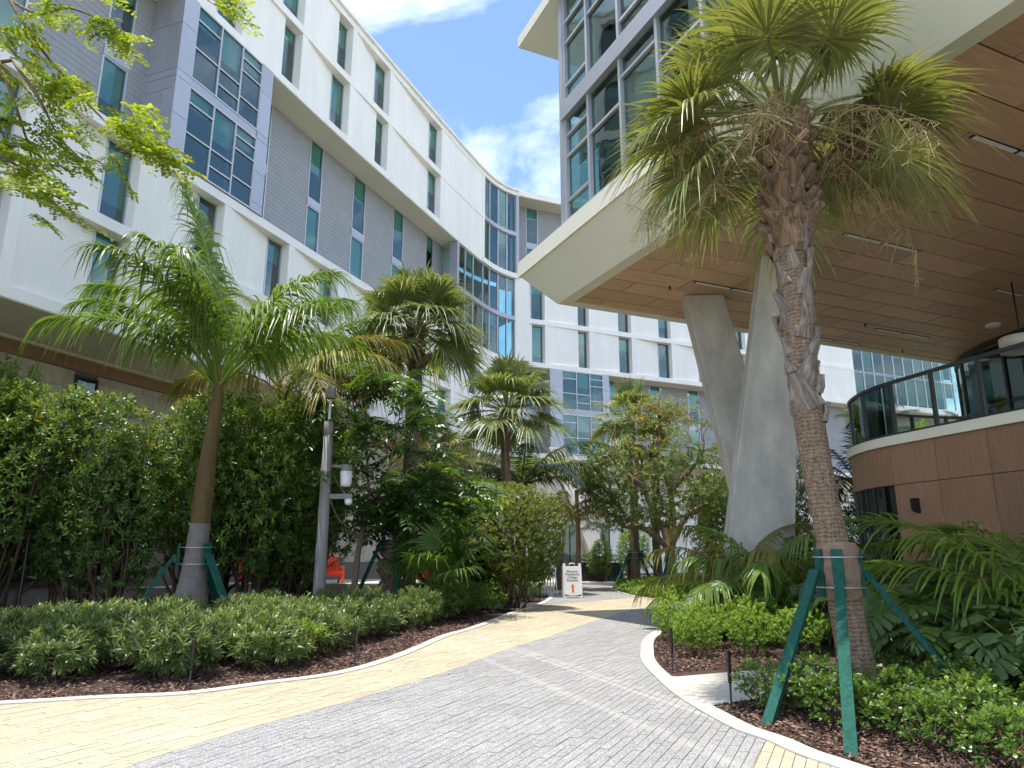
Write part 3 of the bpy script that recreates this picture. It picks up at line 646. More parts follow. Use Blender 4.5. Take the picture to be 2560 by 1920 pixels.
# wood planks of the underside, running bond
RW, RL = .697, 2.36; ang = math.atan2(E1[1], E1[0]); shared = {}
lights_ab = [(3.48, 6.28), (2.38, 9.76), (2.37, 2.77), (9.74, 1.88), (9.65, 5.47), (8.4, .48)]
r = 0; b = .05 - RW
while b < 16:
    b0, b1 = max(b, -.0 + .33 - .33), b + RW; x = 1.08 - RL * 2 + (0 if r % 2 == 1 else 1.18); 
    if b1 > .02:
        b0 = max(b0, 0.0)
        while x < 19.5:
            a0, a1 = max(x, 0.0), x + RL
            if a1 > .05:
                key = (round(a1 - a0, 3), round(b1 - b0, 3))
                if key not in shared:
                    l, w = key; g = .015
                    shared[key] = MB().box((0, 0, 0), (l - 2 * g, w - 2 * g, .02)).mesh('soffit_plank')
                px, py = AB((a0 + a1) / 2, (b0 + b1) / 2)
                link('soffit_plank', shared[key], M['wood'], BR, loc=Vector((px, py, ZS + .004)) - BR.location, rot=(0, 0, ang + (math.pi if random.random() < .5 else 0)))
            x += RL
    b += RW; r += 1
# curtain wall above the canopy
AW = -.56; ZB, ZT = ZS + 1.36, 16.0; mb = MB()
bs = [1.78] + [2.92 + 1.4 * k for k in range(12)]
for k, b in enumerate(bs): rpart('mullion', abox(MB(), AW - .09, AW + .06, b - .045, b + .045, ZB, ZT), M['alu'])
for z, h in ((ZB + .08, .16), (10.0, .07), (11.21, .07), (11.8, .07), (13.24, .07), (14.52, .07), (15.15, .07)):
    mb = MB()
    for k in range(len(bs) - 1):
        if k % 2 == 1 and z in (10.0, 11.8, 13.24): continue
        if k % 2 == 0 and k > 0 and z in (11.21,): continue
        rpart('transom', abox(MB(), AW - .07, AW + .05, bs[k] + .045, bs[k + 1] - .045, z - h / 2, z + h / 2), M['alu'])
rpart('spandrel', abox(MB(), AW - .16, AW + .05, 1.66, 18, 12.28, 12.74), M['panel'])
rpart('corner_post', abox(MB(), AW - .12, AW + .1, 1.55, 1.735, ZB, ZT), M['panel'])
for k in range(len(bs) - 1):
    for za, zb in ((ZB, 12.28), (12.74, ZT)):
        p, q = AB(AW, bs[k]), AB(AW, bs[k + 1])
        rpart('pane', MB().add([(*p, za), (*q, za), (*q, zb), (*p, zb)], [(0, 1, 2, 3)]), M['glassg'])
for za, zb in ((ZB, 12.28), (12.74, ZT)):
    p, q = AB(AW, 1.7), AB(8, 1.7); rpart('pane', MB().add([(*p, za), (*q, za), (*q, zb), (*p, zb)], [(0, 1, 2, 3)]), M['glassg'])
rpart('interior_wall', abox(MB(), 3.2, 3.4, 2.2, 19, ZB, ZT), M['room']); rpart('interior_wall', abox(MB(), AW + .5, 3.18, 2.4, 2.5, ZB, ZT - .02), M['room']); rpart('interior_floor', abox(MB(), AW + .1, 3.2, 1.9, 19, 12.35, 12.6), M['room'])
for k in range(0, 11, 2):
    p, q = AB(AW + .25, bs[k] + .1), AB(AW + .25, bs[k + 1] - .1)
    for zz in ((11.0, 12.2), (14.3, 15.95)): rpart('blind', MB().add([(*p, zz[0]), (*q, zz[0]), (*q, zz[1]), (*p, zz[1])], [(0, 1, 2, 3)]), M['blind'])
rpart('roof_overhang', abox(MB(), -.9, 14, -.55, 20, ZT + .004, ZT + .34), M['fascia'])
# V-shaped concrete columns
leg('slanted_column', (6.65, 18.0, 0), (4.98, 17.75, ZS - .02), 1.25, 1.0, .55, (1, -.05), M['concrete'], BR)
leg('slanted_column', (5.12, 16.05, -.05), (6.06, 15.2, ZS - .02), 1.55, .86, .6, (1, -.12), M['concrete'], BR)
# curved wood wall with terrace
WP = smooth([(12.5, 17.9), (10.2, 17.6), (8.6, 17.0), (7.75, 16.3), (7.4, 15.4), (7.34, 14.3), (7.62, 13.1), (7.9, 12.05), (8.17, 11.1), (8.65, 9.6), (9.3, 7.6), (10.2, 5)], 10)
wc = np.concatenate([[0], np.cumsum(np.hypot(*np.diff(WP, axis=0).T))])
def wpt(s): return np.stack([np.interp(s, wc, WP[:, 0]), np.interp(s, wc, WP[:, 1])], -1)
def wsub(s0, s1, n=6): return wpt(np.linspace(s0, s1, n))
# s of the measured joint at (7.35,13.9)
sj = wc[np.argmin(np.hypot(WP[:, 0] - 7.38, WP[:, 1] - 13.95))]
rpart('wall_core', sweepxy(MB(), WP, .05, .3, 0, 3.5), M['woodjoint'])
rpart('terrace_cap', sweepxy(MB(), WP, -.06, .35, 3.52, 3.70), M['fascia'])
rpart('stone_plinth', sweepxy(MB(), WP, -.03, .05, 0, .82), M['stone'])
for k in range(-6, 9):
    s0 = sj + k * 1.07; s1 = s0 + 1.07
    if s0 < .1 or s1 > wc[-1]: continue
    rpart('wood_panel', sweepxy(MB(), wsub(s0 + .005, s1 - .005), 0, .045, 2.765, 3.515), M['woodwall'])
    if -2 <= k < 0: continue
    rpart('wood_panel', sweepxy(MB(), wsub(s0 + .005, s1 - .005), 0, .045, .83, 2.753), M['woodwall'])
for k in range(6):
    a = sj - 2.14 + k * 2.14 / 6; seg = wsub(a + .02, a + 2.14 / 6 - .02, 3)
    rpart('window_pane', sweepxy(MB(), seg, .028, .034, .84, 2.75), M['glassd'])
    rpart('window_mullion', sweepxy(MB(), wsub(a - .02, a + .02, 2), -.002, .05, .84, 2.752), M['aludark'])
rpart('terrace_floor', MB().add([(*p, 3.45) for p in list(WP[::4]) + [(25, 4), (25, 27), (14, 27)]], [tuple(range(len(WP[::4]) + 3))]), M['kerb'])
# railing of glass and dark posts on the terrace edge
RG = thing('glass_railing', 'dark framed clear glass railing curving along the terrace edge', 'railing', (*wpt(sj), 3.7))
def gpart(name, mb, mat): return build(name, mb, mat, RG, world=True)
rl = wsub(.6, wc[-1] - .1, 90)
gpart('handrail', sweepxy(MB(), rl, .06, .13, 4.74, 4.80), M['aludark']); gpart('bottom_rail', sweepxy(MB(), rl, .065, .125, 3.715, 3.765), M['aludark'])
s = sj - 5.9
while s < wc[-1] - .2:
    if s > .6:
        seg = wsub(s - .03, s + .03, 2); gpart('post', sweepxy(MB(), seg, .062, .128, 3.7, 4.74), M['aludark'])
        if s + 1.0 < wc[-1] - .1: gpart('glass_panel', sweepxy(MB(), wsub(s + .04, s + .96, 5), .09, .098, 3.78, 4.73), M['clear'])
    s += 1.0
# dark glazed drum behind the terrace
GD = smooth([(20, 27.5), (17.6, 26.4), (16.2, 25.2), (15.4, 23.8), (15.05, 22.1), (15.2, 20.3), (15.6, 18.2), (16.2, 15.5), (16.8, 12)], 8)
gc = np.concatenate([[0], np.cumsum(np.hypot(*np.diff(GD, axis=0).T))])
def gsub(a, b, n=3): ss = np.linspace(a, b, n); return np.stack([np.interp(ss, gc, GD[:, 0]), np.interp(ss, gc, GD[:, 1])], -1)
k = 0.
while k < gc[-1] - 1.3:
    rpart('drum_pane', sweepxy(MB(), gsub(k + .04, k + 1.21, 3), .0, .01, 3.5, ZS - .25), M['glassd'])
    rpart('drum_mullion', sweepxy(MB(), gsub(k - .04, k + .04, 2), -.06, .08, 3.45, ZS - .2), M['aludark']); k += 1.25
rpart('drum_head', sweepxy(MB(), gsub(0, gc[-1], 40), -.08, .1, ZS - .22, ZS - .03), M['aludark'])
rpart('drum_transom', sweepxy(MB(), gsub(0, gc[-1], 40), -.03, .05, 5.9, 6.0), M['aludark'])
rpart('interior_wall', sweepxy(MB(), gsub(0, gc[-1], 20), 3.0, 3.1, 3.45, ZS), M['room'])
# things under the canopy
for i, (a, b) in enumerate(lights_ab):
    lab = ['pair of slim white strip lights in plank ceiling right of the palm trunk', 'pair of slim white strip lights in plank ceiling nearest the camera at right', 'pair of slim white strip lights left of the tall concrete column', 'pair of slim white strip lights in ceiling above the terrace railing', 'pair of slim white strip lights in ceiling at the right edge', 'pair of slim white strip lights by the far edge of the canopy'][i]
    t = thing('strip_light', lab, 'ceiling light', AB(a + 1.14, b, ZS - .01), group='strip lights in the plank ceiling')
    t.rotation_euler = (0, 0, ang)
    build('housing', MB().box((0, 0, 0), (2.3, .105, .02)), M['black'], t)
    for q in (-.57, .57): build('diffuser', MB().box((q, 0, -.008), (1.05, .085, .016)), M['lampwhite'], t)
spk = MB().lathe([(.001, -.085), (.045, -.083), (.045, -.075), (.012, -.07), (.012, -.045), (.03, -.03), (.035, 0)], 10).mesh('head')
for i, (a, b) in enumerate([(1.96, 7.3), (2.0, 2.25), (9.04, 2.08), (12.51, .59)]):
    lab = ['small black sprinkler head in ceiling just right of the palm crown', 'small black sprinkler head in ceiling near the canopy corner', 'small black sprinkler head in ceiling right of the palm trunk, nearer one', 'small black sprinkler head in ceiling by the glazed drum'][i]
    tag(link('sprinkler_head', spk, M['black'], loc=AB(a, b, ZS - .008)), lab, 'sprinkler', 'sprinkler heads in the plank ceiling')
o = build('ceiling_disc', MB().lathe([(.001, -.09), (.16, -.088), (.2, -.06), (.2, 0)], 24), M['white'], loc=AB(12.5, 3.58, ZS - .008)); tag(o, 'round flat white disc fitting on plank ceiling', 'access point')
t = thing('drum_lamp', 'white drum pendant lamp hanging beside the dark glazed drum', 'lamp', (12.3, 16.6, 6.2))
build('shade', MB().lathe([(.0, .06), (.44, .05), (.46, .0), (.46, .34), (.44, .36), (.0, .36)], 28), M['lampwhite'], t); build('stem', MB().tube([(0, 0, .36), (0, 0, 1.78)], .02), M['black'], t)
for x in (-.2, .2): build('finial', MB().lathe([(.001, -.02), (.02, -.01), (.02, .055)], 8, (x, 0)), M['steel'], t)
for i, (sv, lab) in enumerate(((sj + .52, 'black wedge shaped sconce on wood wall nearer the corner window'), (sj + 2.85, 'black wedge shaped sconce on wood wall at right'))):
    p = wpt(sv); q = wpt(sv + .05) - p; q /= np.hypot(*q); az = math.atan2(q[1], q[0])
    mb = MB().add([(-.05, 0, 0), (.05, 0, 0), (.05, -.12, .06), (-.05, -.12, .06), (-.05, 0, .27), (.05, 0, .27), (.05, -.12, .27), (-.05, -.12, .27)], [(0, 1, 2, 3), (7, 6, 5, 4), (0, 4, 5, 1), (1, 5, 6, 2), (2, 6, 7, 3), (3, 7, 4, 0)])
    # travel runs towards the camera along the wall, so its right-hand side faces the garden
    o = build('wall_sconce', mb, M['black'], loc=(p[0], p[1], 2.2), rot=(0, 0, az)); tag(o, lab, 'wall lamp', 'sconces on the wood wall')
# ================================================================== plants
def at(u, v, y):
    """point at depth y seen at photo position (u, v)"""
    c, s = math.cos(R(13.2)), math.sin(R(13.2)); a, b = u - 1280, 960 - v
    d = (a, 1790 * c - b * s, 1790 * s + b * c); t = y / d[1]; return Vector((d[0] * t, y, 1.5 + d[2] * t))
T4 = (np.array([(0, 0, 0), (.45, -.5, .07), (1, 0, -.03), (.45, .5, .07)]), np.array([(0, 1, 2), (0, 2, 3)]))
T7 = (np.array([(0, 0, 0), (.3, -.36, .05), (.68, -.5, .04), (1, 0, -.08), (.68, .5, .04), (.3, .36, .05), (.5, 0, -.02)]), np.array([(0, 1, 6), (1, 2, 6), (2, 3, 6), (3, 4, 6), (4, 5, 6), (5, 0, 6)]))
TL = (np.array([(0, 0, 0), (.33, -.5, .04), (.7, -.34, -.02), (1, 0, -.16), (.7, .34, -.02), (.33, .5, .04)]), np.array([(0, 1, 5), (1, 2, 4), (1, 4, 5), (2, 3, 4)]))
TO = (np.array([(0, 0, 0), (.4, -.3, .03), (.75, -.5, .05), (1, -.18, 0), (1, .18, 0), (.75, .5, .05), (.4, .3, .03)]), np.array([(0, 1, 6), (1, 2, 5), (1, 5, 6), (2, 3, 4), (2, 4, 5)]))
def unit(A): return A / (np.linalg.norm(A, axis=-1, keepdims=True) + 1e-12)
def put(mb, P, D, U, L, Wd, tpl, rnd):
    n = len(P); T, F = tpl; D = unit(D); S = unit(np.cross(D, U)); N = np.cross(S, D)
    L = np.broadcast_to(L, (n,)); Wd = np.broadcast_to(Wd, (n,))
    V = P[:, None] + D[:, None] * (L[:, None] * T[:, 0])[..., None] + S[:, None] * (Wd[:, None] * T[:, 1])[..., None] + N[:, None] * (L[:, None] * T[:, 2])[..., None]
    k = len(T); FF = (np.arange(n) * k)[:, None, None] + F[None]
    return mb.add(V.reshape(-1, 3), FF.reshape(-1, F.shape[1]), np.repeat(rnd, k))
def tufts(mb, TP, TD, nl, L, Wd, tpl, g, spread=(35, 85), stem=.08, rb=None, up=.6):
    """whorls of nl leaves round each twig end TP pointing along TD"""
    m = len(TP); TD = unit(TD); ref = np.where(np.abs(TD[:, 2:]) < .9, [[0, 0, 1.]], [[1., 0, 0]]); A = unit(np.cross(TD, ref)); B = np.cross(TD, A)
    ph = (np.arange(nl)[None] * 2.4 + g.uniform(0, 6.28, (m, 1)) + g.normal(0, .3, (m, nl)))
    th = np.radians(g.uniform(*spread, (m, nl))); fr = np.linspace(1, 0, nl)[None] * np.ones((m, 1)); th = th * (.45 + .55 * (1 - fr))+.15
    D = TD[:, None] * np.cos(th)[..., None] + (A[:, None] * np.cos(ph)[..., None] + B[:, None] * np.sin(ph)[..., None]) * np.sin(th)[..., None]
    P = TP[:, None] + TD[:, None] * (stem * (fr - .7))[..., None]
    U = TD[:, None] * (1 - up) + np.array([0, 0, up]) + g.normal(0, .25, (m, nl, 3))
    r = np.clip((rb if rb is not None else np.full(m, .5))[:, None] + g.normal(0, .16, (m, nl)), 0, 1)
    ls = L * g.uniform(.7, 1.15, (m, nl))
    return put(mb, P.reshape(-1, 3), D.reshape(-1, 3), U.reshape(-1, 3), ls.ravel(), ls.ravel() / L * Wd, tpl, r.ravel())
def lobed(g, n, rx, ry, rz, zc, inner=.55, lobes=14, amp=.28, zmin=-.85):
    """points through an uneven, lobed ellipsoid shell with outward directions"""
    d = unit(g.normal(0, 1, (n * 2, 3))); d = d[d[:, 2] > zmin][:n]
    c = unit(g.normal(0, 1, (lobes, 3))); k = 1 + amp * (np.exp(-((d[:, None] - c) ** 2).sum(-1) / .18) @ g.uniform(-.9, 1, lobes))
    r = (inner + (1 - inner) * g.random(len(d)) ** .45) * k
    S = np.array([rx, ry, rz]); P = d * r[:, None] * S + [0, 0, zc]
    return P, unit(d / S)
def shrub_meshes(name, n, seed, rx, h, nt, nl, L, Wd, tpl, inner=.45, spread=(35, 85), up=.55, stems=14, fill=1.0, lift=.12, amp=.28, upd=.5):
    out = []
    for q in range(n):
        g = np.random.default_rng(seed + q); mb = MB(); rz = h * .5
        P, D = lobed(g, nt, rx * g.uniform(.9, 1.1), rx * g.uniform(.9, 1.1), rz, rz + h * lift, inner, amp=amp)
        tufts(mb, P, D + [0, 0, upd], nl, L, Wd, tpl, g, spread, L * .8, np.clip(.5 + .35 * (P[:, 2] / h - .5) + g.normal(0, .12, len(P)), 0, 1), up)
        st = MB()
        for k in range(stems):
            p = P[g.integers(len(P))]; b = np.array([g.normal(0, rx * .12), g.normal(0, rx * .12), 0]); m = (b + p) / 2 + g.normal(0, rx * .12, 3)
            st.tube([b, b * .6 + m * .4 + [0, 0, h * .05], m, p], np.array([.016, .013, .009, .004]) * max(1, h / 1.6), 5, cap=False)
        out.append((mb.mesh(name + '_foliage'), st.mesh(name + '_stems')))
    return out
def shrub(name, meshes, k, mat, label, cat, loc, rz, sc, group, smat='twig'):
    t = thing(name, label, cat, loc, rz, group); t.scale = sc if not np.isscalar(sc) else (sc,) * 3
    link('foliage', meshes[k][0], M[mat], t); link('stems', meshes[k][1], M[smat], t); return t
M['twig'] = barkmat('brown_twig', (.06, .04, .028), (.16, .115, .08), 6, 30, bump=.3)
M['lf_hedge'] = leafmat('hedge_leaf', [(0, (.03, .065, .014)), (.5, (.085, .155, .03)), (.9, (.19, .28, .055)), (1, (.33, .31, .08))], .34, .3)
M['lf_lance'] = leafmat('lance_leaf', [(0, (.04, .075, .022)), (.5, (.115, .17, .05)), (1, (.22, .28, .09))], .36, .28)
M['lf_lime'] = leafmat('lime_leaf', [(0, (.06, .12, .016)), (.5, (.14, .25, .03)), (1, (.27, .38, .05))], .4, .35)
M['lf_spoon'] = leafmat('spoon_leaf', [(0, (.035, .085, .018)), (.5, (.085, .165, .03)), (1, (.19, .29, .045))], .32, .3)
M['lf_small'] = leafmat('small_leaf', [(0, (.05, .085, .017)), (.5, (.14, .19, .037)), (1, (.27, .30, .07))], .45, .3)
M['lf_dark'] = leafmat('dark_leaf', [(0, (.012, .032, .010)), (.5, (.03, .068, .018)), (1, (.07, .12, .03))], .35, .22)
M['lf_gumbo'] = leafmat('olive_leaf', [(0, (.06, .11, .02)), (.45, (.14, .21, .042)), (.8, (.23, .27, .07)), (1, (.32, .22, .08))], .42, .3)
M['lf_fan'] = leafmat('fan_palm_leaf', [(0, (.075, .105, .028)), (.5, (.175, .215, .062)), (.8, (.29, .31, .105)), (1, (.55, .48, .27))], .34, .24, .55, (1.2, 1.12, .5))
M['lf_fan2'] = leafmat('grey_green_fan_leaf', [(0, (.07, .11, .034)), (.5, (.17, .215, .07)), (.85, (.28, .31, .11)), (1, (.44, .42, .22))], .36, .26, .5)
M['lf_dead'] = leafmat('dead_frond', [(0, (.08, .05, .03)), (.5, (.19, .12, .075)), (1, (.40, .30, .20))], .7, .15, .2)
M['lf_royal'] = leafmat('bright_palm_leaf', [(0, (.05, .09, .018)), (.5, (.105, .185, .026)), (.9, (.20, .29, .04)), (1, (.38, .34, .12))], .36, .38, .5)
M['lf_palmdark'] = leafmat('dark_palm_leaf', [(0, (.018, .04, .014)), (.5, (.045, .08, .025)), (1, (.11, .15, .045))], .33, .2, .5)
M['lf_yell'] = leafmat('yellowing_palm_leaf', [(0, (.09, .10, .02)), (.5, (.20, .20, .04)), (1, (.38, .32, .10))], .42, .35)
M['lf_tree'] = leafmat('glossy_tree_leaf', [(0, (.014, .04, .012)), (.5, (.04, .095, .02)), (1, (.15, .25, .035))], .3, .3, .55)
M['lf_branch'] = leafmat('pale_lime_leaflet', [(0, (.13, .19, .02)), (.5, (.23, .31, .03)), (1, (.36, .42, .05))], .45, .42, .35)
M['lf_monst'] = leafmat('split_leaf', [(0, (.03, .07, .02)), (.5, (.075, .145, .032)), (1, (.16, .25, .05))], .28, .25, .5)
M['bark_sabal'] = barkmat('cracked_palm_bark', (.11, .075, .05), (.40, .29, .20), 7, 20, (1.6, 1.6, .35), 1.0, .2)
M['bark_palm'] = barkmat('ringed_palm_bark', (.10, .075, .055), (.29, .22, .16), 8, 26, (1, 1, .4), .8)
M['bark_royal'] = barkmat('smooth_grey_trunk', (.16, .14, .125), (.27, .24, .215), 3, 9, (1, 1, .5), .2, .05)
M['shaft'] = barkmat('green_brown_crownshaft', (.10, .062, .03), (.17, .15, .05), 1.2, 5, (1, 1, .10), .15, .03)
M['bark_gumbo'] = barkmat('tan_smooth_bark', (.17, .12, .08), (.37, .28, .19), 3, 14, (1, 1, .4), .5, .05)
M['boot'] = solid('palm_boot', (.30, .20, .125), .9, var=.35, vscale=7, bump=.9, bscale=30, objvar=.2, stretch=(5, 5, .6), dark=(.12, .075, .045))
M['bootgrey'] = solid('weathered_palm_boot', (.36, .31, .26), .9, var=.35, vscale=7, bump=.9, bscale=30, objvar=.2, stretch=(5, 5, .6), dark=(.16, .12, .09))
M['stalk'] = solid('palm_stalk', (.19, .20, .07), .5, var=.2, vscale=4)
M['fruit'] = leafmat('palm_flower_spray', [(0, (.22, .17, .07)), (.5, (.42, .35, .16)), (1, (.58, .50, .27))], .7, .15, .2)
M['lf_flower'] = leafmat('pink_flower', [(0, (.5, .12, .12)), (1, (.7, .35, .3))], .6, .2, .2)

def strips(mb, base, dirs, side, nrm, lens, w0, prof, droop, g, rnd, fold=.25, npt=None, start=.35, curl=.0):
    """drooping pointed strips, each three vertices wide: the segments of a palm leaf"""
    n = len(base); k = len(prof); t = np.linspace(0, 1, k); dirs = unit(dirs); side = unit(side); nrm = unit(nrm)
    dr = droop * g.uniform(.45, 1.6, n)
    q = np.clip((t[None] - start) / (1 - start), 0, 1)
    fall = dr[:, None] * q ** 1.8 * lens[:, None]
    shrink = 1 / np.sqrt(1 + (dr[:, None] * q) ** 2)
    wob = g.normal(0, curl, (n, 1)) * q ** 2
    C = base[:, None] + dirs[:, None] * (lens[:, None] * t * (1 - .35 * (1 - shrink)))[..., None] + side[:, None] * (wob * lens[:, None])[..., None]
    C[..., 2] -= fall
    w = (w0[:, None] * np.array(prof)) / 2
    L_ = C - side[:, None] * w[..., None]; R_ = C + side[:, None] * w[..., None]; Mi = C - nrm[:, None] * (w * fold)[..., None]
    V = np.stack([L_, Mi, R_], 2).reshape(n, k * 3, 3)
    i = np.arange(k - 1)[:, None] * 3; F = np.concatenate([np.stack([i[:, 0] + a, i[:, 0] + a + 1, i[:, 0] + a + 4, i[:, 0] + a + 3], 1) for a in (0, 1)])
    FF = (np.arange(n) * k * 3)[:, None, None] + F[None]
    tipr = np.clip(rnd[:, None] + np.where(t > .85, .28, 0)[None] * (g.random((n, 1)) < .55), 0, 1)
    return mb.add(V.reshape(-1, 3), FF.reshape(-1, 4), np.repeat(tipr, 3, axis=1).ravel())
def fan_frond(elev, seed, pet=1.1, rad=1.0, nseg=42, droop=.5, span=125, rb=.5, thick=.02, open_=.18):
    g = np.random.default_rng(seed); e = R(elev); mb = MB(); t = np.linspace(0, 1, 7); sag = .32 * pet * max(.15, math.cos(e))
    P = np.stack([t * pet * math.cos(e), 0 * t, t * pet * math.sin(e) - sag * t ** 2], 1); d = unit(P[-1] - P[-2]); side = np.array([0, 1., 0]); n = np.cross(d, side) * -1
    if n[2] < 0: n = -n
    mb.tube(P, np.linspace(thick * 1.5, thick * .8, 7), 5, rnd=.62, cap=False)
    ph = np.radians(np.linspace(-span, span, nseg) + g.normal(0, 1.5, nseg)); hub = P[-1]
    D = d[None] * np.cos(ph)[:, None] + side[None] * np.sin(ph)[:, None] + n[None] * (open_ * np.abs(np.sin(ph)) + .05)[:, None]
    S = -d[None] * np.sin(ph)[:, None] + side[None] * np.cos(ph)[:, None]
    ln = rad * (.72 + .28 * np.cos(ph * .8)) * g.uniform(.9, 1.08, nseg)
    base = np.repeat(hub[None], nseg, 0) + d[None] * (np.cos(ph) * .06 * rad)[:, None]
    w = rad * 2 * math.tan(R(span) / nseg) * .62 * np.ones(nseg)
    r = np.clip(rb + g.normal(0, .12, nseg), 0, .8)
    strips(mb, base, D, S, np.repeat(n[None], nseg, 0), ln, w, (.15, .55, .95, .8, .5, .26, .04), droop, g, r, .3, start=.38, curl=.05)
    return mb
def pin_frond(elev, seed, L=3.5, arch=60, nl=62, ll=.75, droop=.45, vee=.25, wl=.045, rb=.5, thick=.022, pet=.14, tip=.5, dead=0., twist=0., plume=0.):
    g = np.random.default_rng(seed); mb = MB(); K = 18; t = np.linspace(0, 1, K); e = np.radians(elev - arch * t ** 1.3)
    st = L / (K - 1); X = np.concatenate([[0], np.cumsum(np.cos(e[:-1]) * st)]); Zz = np.concatenate([[0], np.cumsum(np.sin(e[:-1]) * st)])
    P = np.stack([X, g.normal(0, .01, K).cumsum() * L * .25, Zz], 1)
    mb.tube(P, np.linspace(thick * 1.6, thick * .25, K), 5, rnd=.75, cap=False)
    tl = np.linspace(pet, .995, nl); B = np.stack([np.interp(tl, t, P[:, q]) for q in range(3)], 1); ee = np.interp(tl, t, e)
    T = np.stack([np.cos(ee), 0 * ee, np.sin(ee)], 1); N = np.stack([-np.sin(ee), 0 * ee, np.cos(ee)], 1)
    for sgn in (-1, 1):
        a = np.radians(np.interp(tl, [0, .5, 1], [72, 55, 22]) + g.normal(0, 5, nl)); sd = np.array([0, sgn, 0.])
        if twist: sd = unit(np.array([0, sgn * math.cos(twist), math.sin(twist)]))
        D = T * np.cos(a)[:, None] + sd[None] * np.sin(a)[:, None] + N * (vee * g.uniform(.3, 1.4, nl) + plume * g.normal(0, 1, nl))[:, None]
        S = -T * np.sin(a)[:, None] + sd[None] * np.cos(a)[:, None]
        ln = ll * np.interp(tl, [0, .12, .35, .7, 1], [.45, .8, 1, .85, tip]) * g.uniform(.85, 1.1, nl)
        r = np.clip(rb + g.normal(0, .13, nl), 0, .8)
        strips(mb, B, D, S, np.cross(unit(D), unit(S)) * sgn, ln, np.full(nl, wl), (.35, .9, 1, .85, .55, .08), droop, g, r, .35, start=.2, curl=.04)
    return mb
def trunk_mesh(pts, rad, n=20, ringamp=.0, seed=0, K=60):
    P = smooth(pts, max(2, K // max(1, len(pts) - 1))); t = np.linspace(0, 1, len(P)); r = np.interp(t, np.linspace(0, 1, len(rad)), rad)
    g = np.random.default_rng(seed); r = r * (1 + ringamp * g.normal(0, 1, len(P)))
    return MB().tube(P, r, n)
FR = {}
def frond_set(key, maker, elevs, n=2):
    FR[key] = {e: [maker(e, 100 * q + abs(int(e)) + sum(map(ord, key))).mesh('frond') for q in range(n)] for e in elevs}
def add_fronds(t, key, mat, top, specs, sc=1.0, spread=.12, name='frond'):
    ks = sorted(FR[key])
    for i, (az, el) in enumerate(specs):
        e = min(ks, key=lambda k: abs(k - el)); me = FR[key][e][i % len(FR[key][e])]
        c = Vector(top) + Vector((math.cos(R(az)), math.sin(R(az)), 0)) * spread * max(0, math.cos(R(el))) + Vector((0, 0, .0022 * el))
        o = link(name, me, M[mat], t, loc=c, rot=(random.uniform(-.15, .15), R((e - el) * .8), R(az)), scale=sc * random.uniform(.92, 1.08))
frond_set('sabal', lambda e, s: fan_frond(e, s, 1.12, 1.02, 56, .30 if e > 20 else .42, 132, .6), (80, 55, 30, 5, -20, -45), 3)
frond_set('fan', lambda e, s: fan_frond(e, s, 1.0, 1.0, 38, .42, 122, .5), (80, 50, 20, -10, -40), 2)
frond_set('royal', lambda e, s: pin_frond(e, s, 4.2, 74 if e < 75 else 26, 80, 1.15, .8, .18, .052, .5, .032, pet=.24, plume=.16), (84, 64, 48, 30, 10), 2)
frond_set('areca', lambda e, s: pin_frond(e, s, 2.4, 70, 54, .74, .5, .2, .036, .55, .014, plume=.15), (80, 60, 40, 20), 2)
frond_set('dark', lambda e, s: pin_frond(e, s, 2.6, 75, 44, .62, .5, .1, .04, .45, .018), (75, 50, 30, 10), 2)
frond_set('low', lambda e, s: pin_frond(e, s, 1.9, 85, 44, .52, .75, .05, .034, .55, .012), (75, 55, 38, 20), 2)

def boots(t, axis_pts, z0, z1, n, r, mat, seed, L=.3, wd=.13, out=34, name='leaf_base'):
    """split frond bases set in a spiral round the trunk"""
    g = random.Random(seed); ms = []
    for q in range(4):
        gg = np.random.default_rng(seed + q); l = L * gg.uniform(.75, 1.25); w = wd * gg.uniform(.8, 1.2)
        X = np.array([-.5, -.2, .2, .5]); rows = []
        for k, (tt, ws) in enumerate(((0, 1.5), (.35, 1.1), (.7, .7), (1, .35 + gg.uniform(-.15, .3)))):
            for x in X: rows.append((.05 * (1 - 4 * x * x) - tt * .0 + gg.normal(0, .006), x * w * ws, tt * l * (1 - .25 * abs(x) * gg.random())))
        V = np.array(rows); B = V - [.035, 0, 0]; F = []
        for a in range(3):
            for c in range(3):
                i = a * 4 + c; F += [(i, i + 1, i + 5, i + 4), (16 + i + 4, 16 + i + 5, 16 + i + 1, 16 + i)]
        for a in range(3): F += [(a * 4, a * 4 + 4, 16 + a * 4 + 4, 16 + a * 4), (a * 4 + 3, 16 + a * 4 + 3, 16 + a * 4 + 7, a * 4 + 7)]
        for c in range(3): F += [(12 + c, 13 + c, 29 + c, 28 + c)]
        ms.append(MB().add(np.concatenate([V, B]), F).mesh('leaf_base'))
    AP = np.array(axis_pts, float)
    for i in range(n):
        z = z0 + (z1 - z0) * (i + .5) / n; az = i * 2.39996 + g.uniform(-.25, .25); f = (z - z0) / (z1 - z0); rr = r[0] * (1 - f) + r[1] * f
        cx, cy = np.interp(z, AP[:, 2], AP[:, 0]), np.interp(z, AP[:, 2], AP[:, 1])
        m_ = mat if isinstance(mat, str) else (mat[1] if f > .45 else mat[0])
        me = ms[i % 4]
        if len(me.materials) == 0: me.materials.append(M[m_])
        o = link(name, me, None, t, loc=(cx + math.cos(az) * rr, cy + math.sin(az) * rr, z), rot=(g.uniform(-.6, .6), R(out * g.uniform(.3, 1.6)), az + g.uniform(-.3, .3)), scale=(1, g.uniform(.75, 1.1), g.uniform(.6, 1.15)))
        if not isinstance(mat, str): o.material_slots[0].link = 'OBJECT'; o.material_slots[0].material = M[m_]
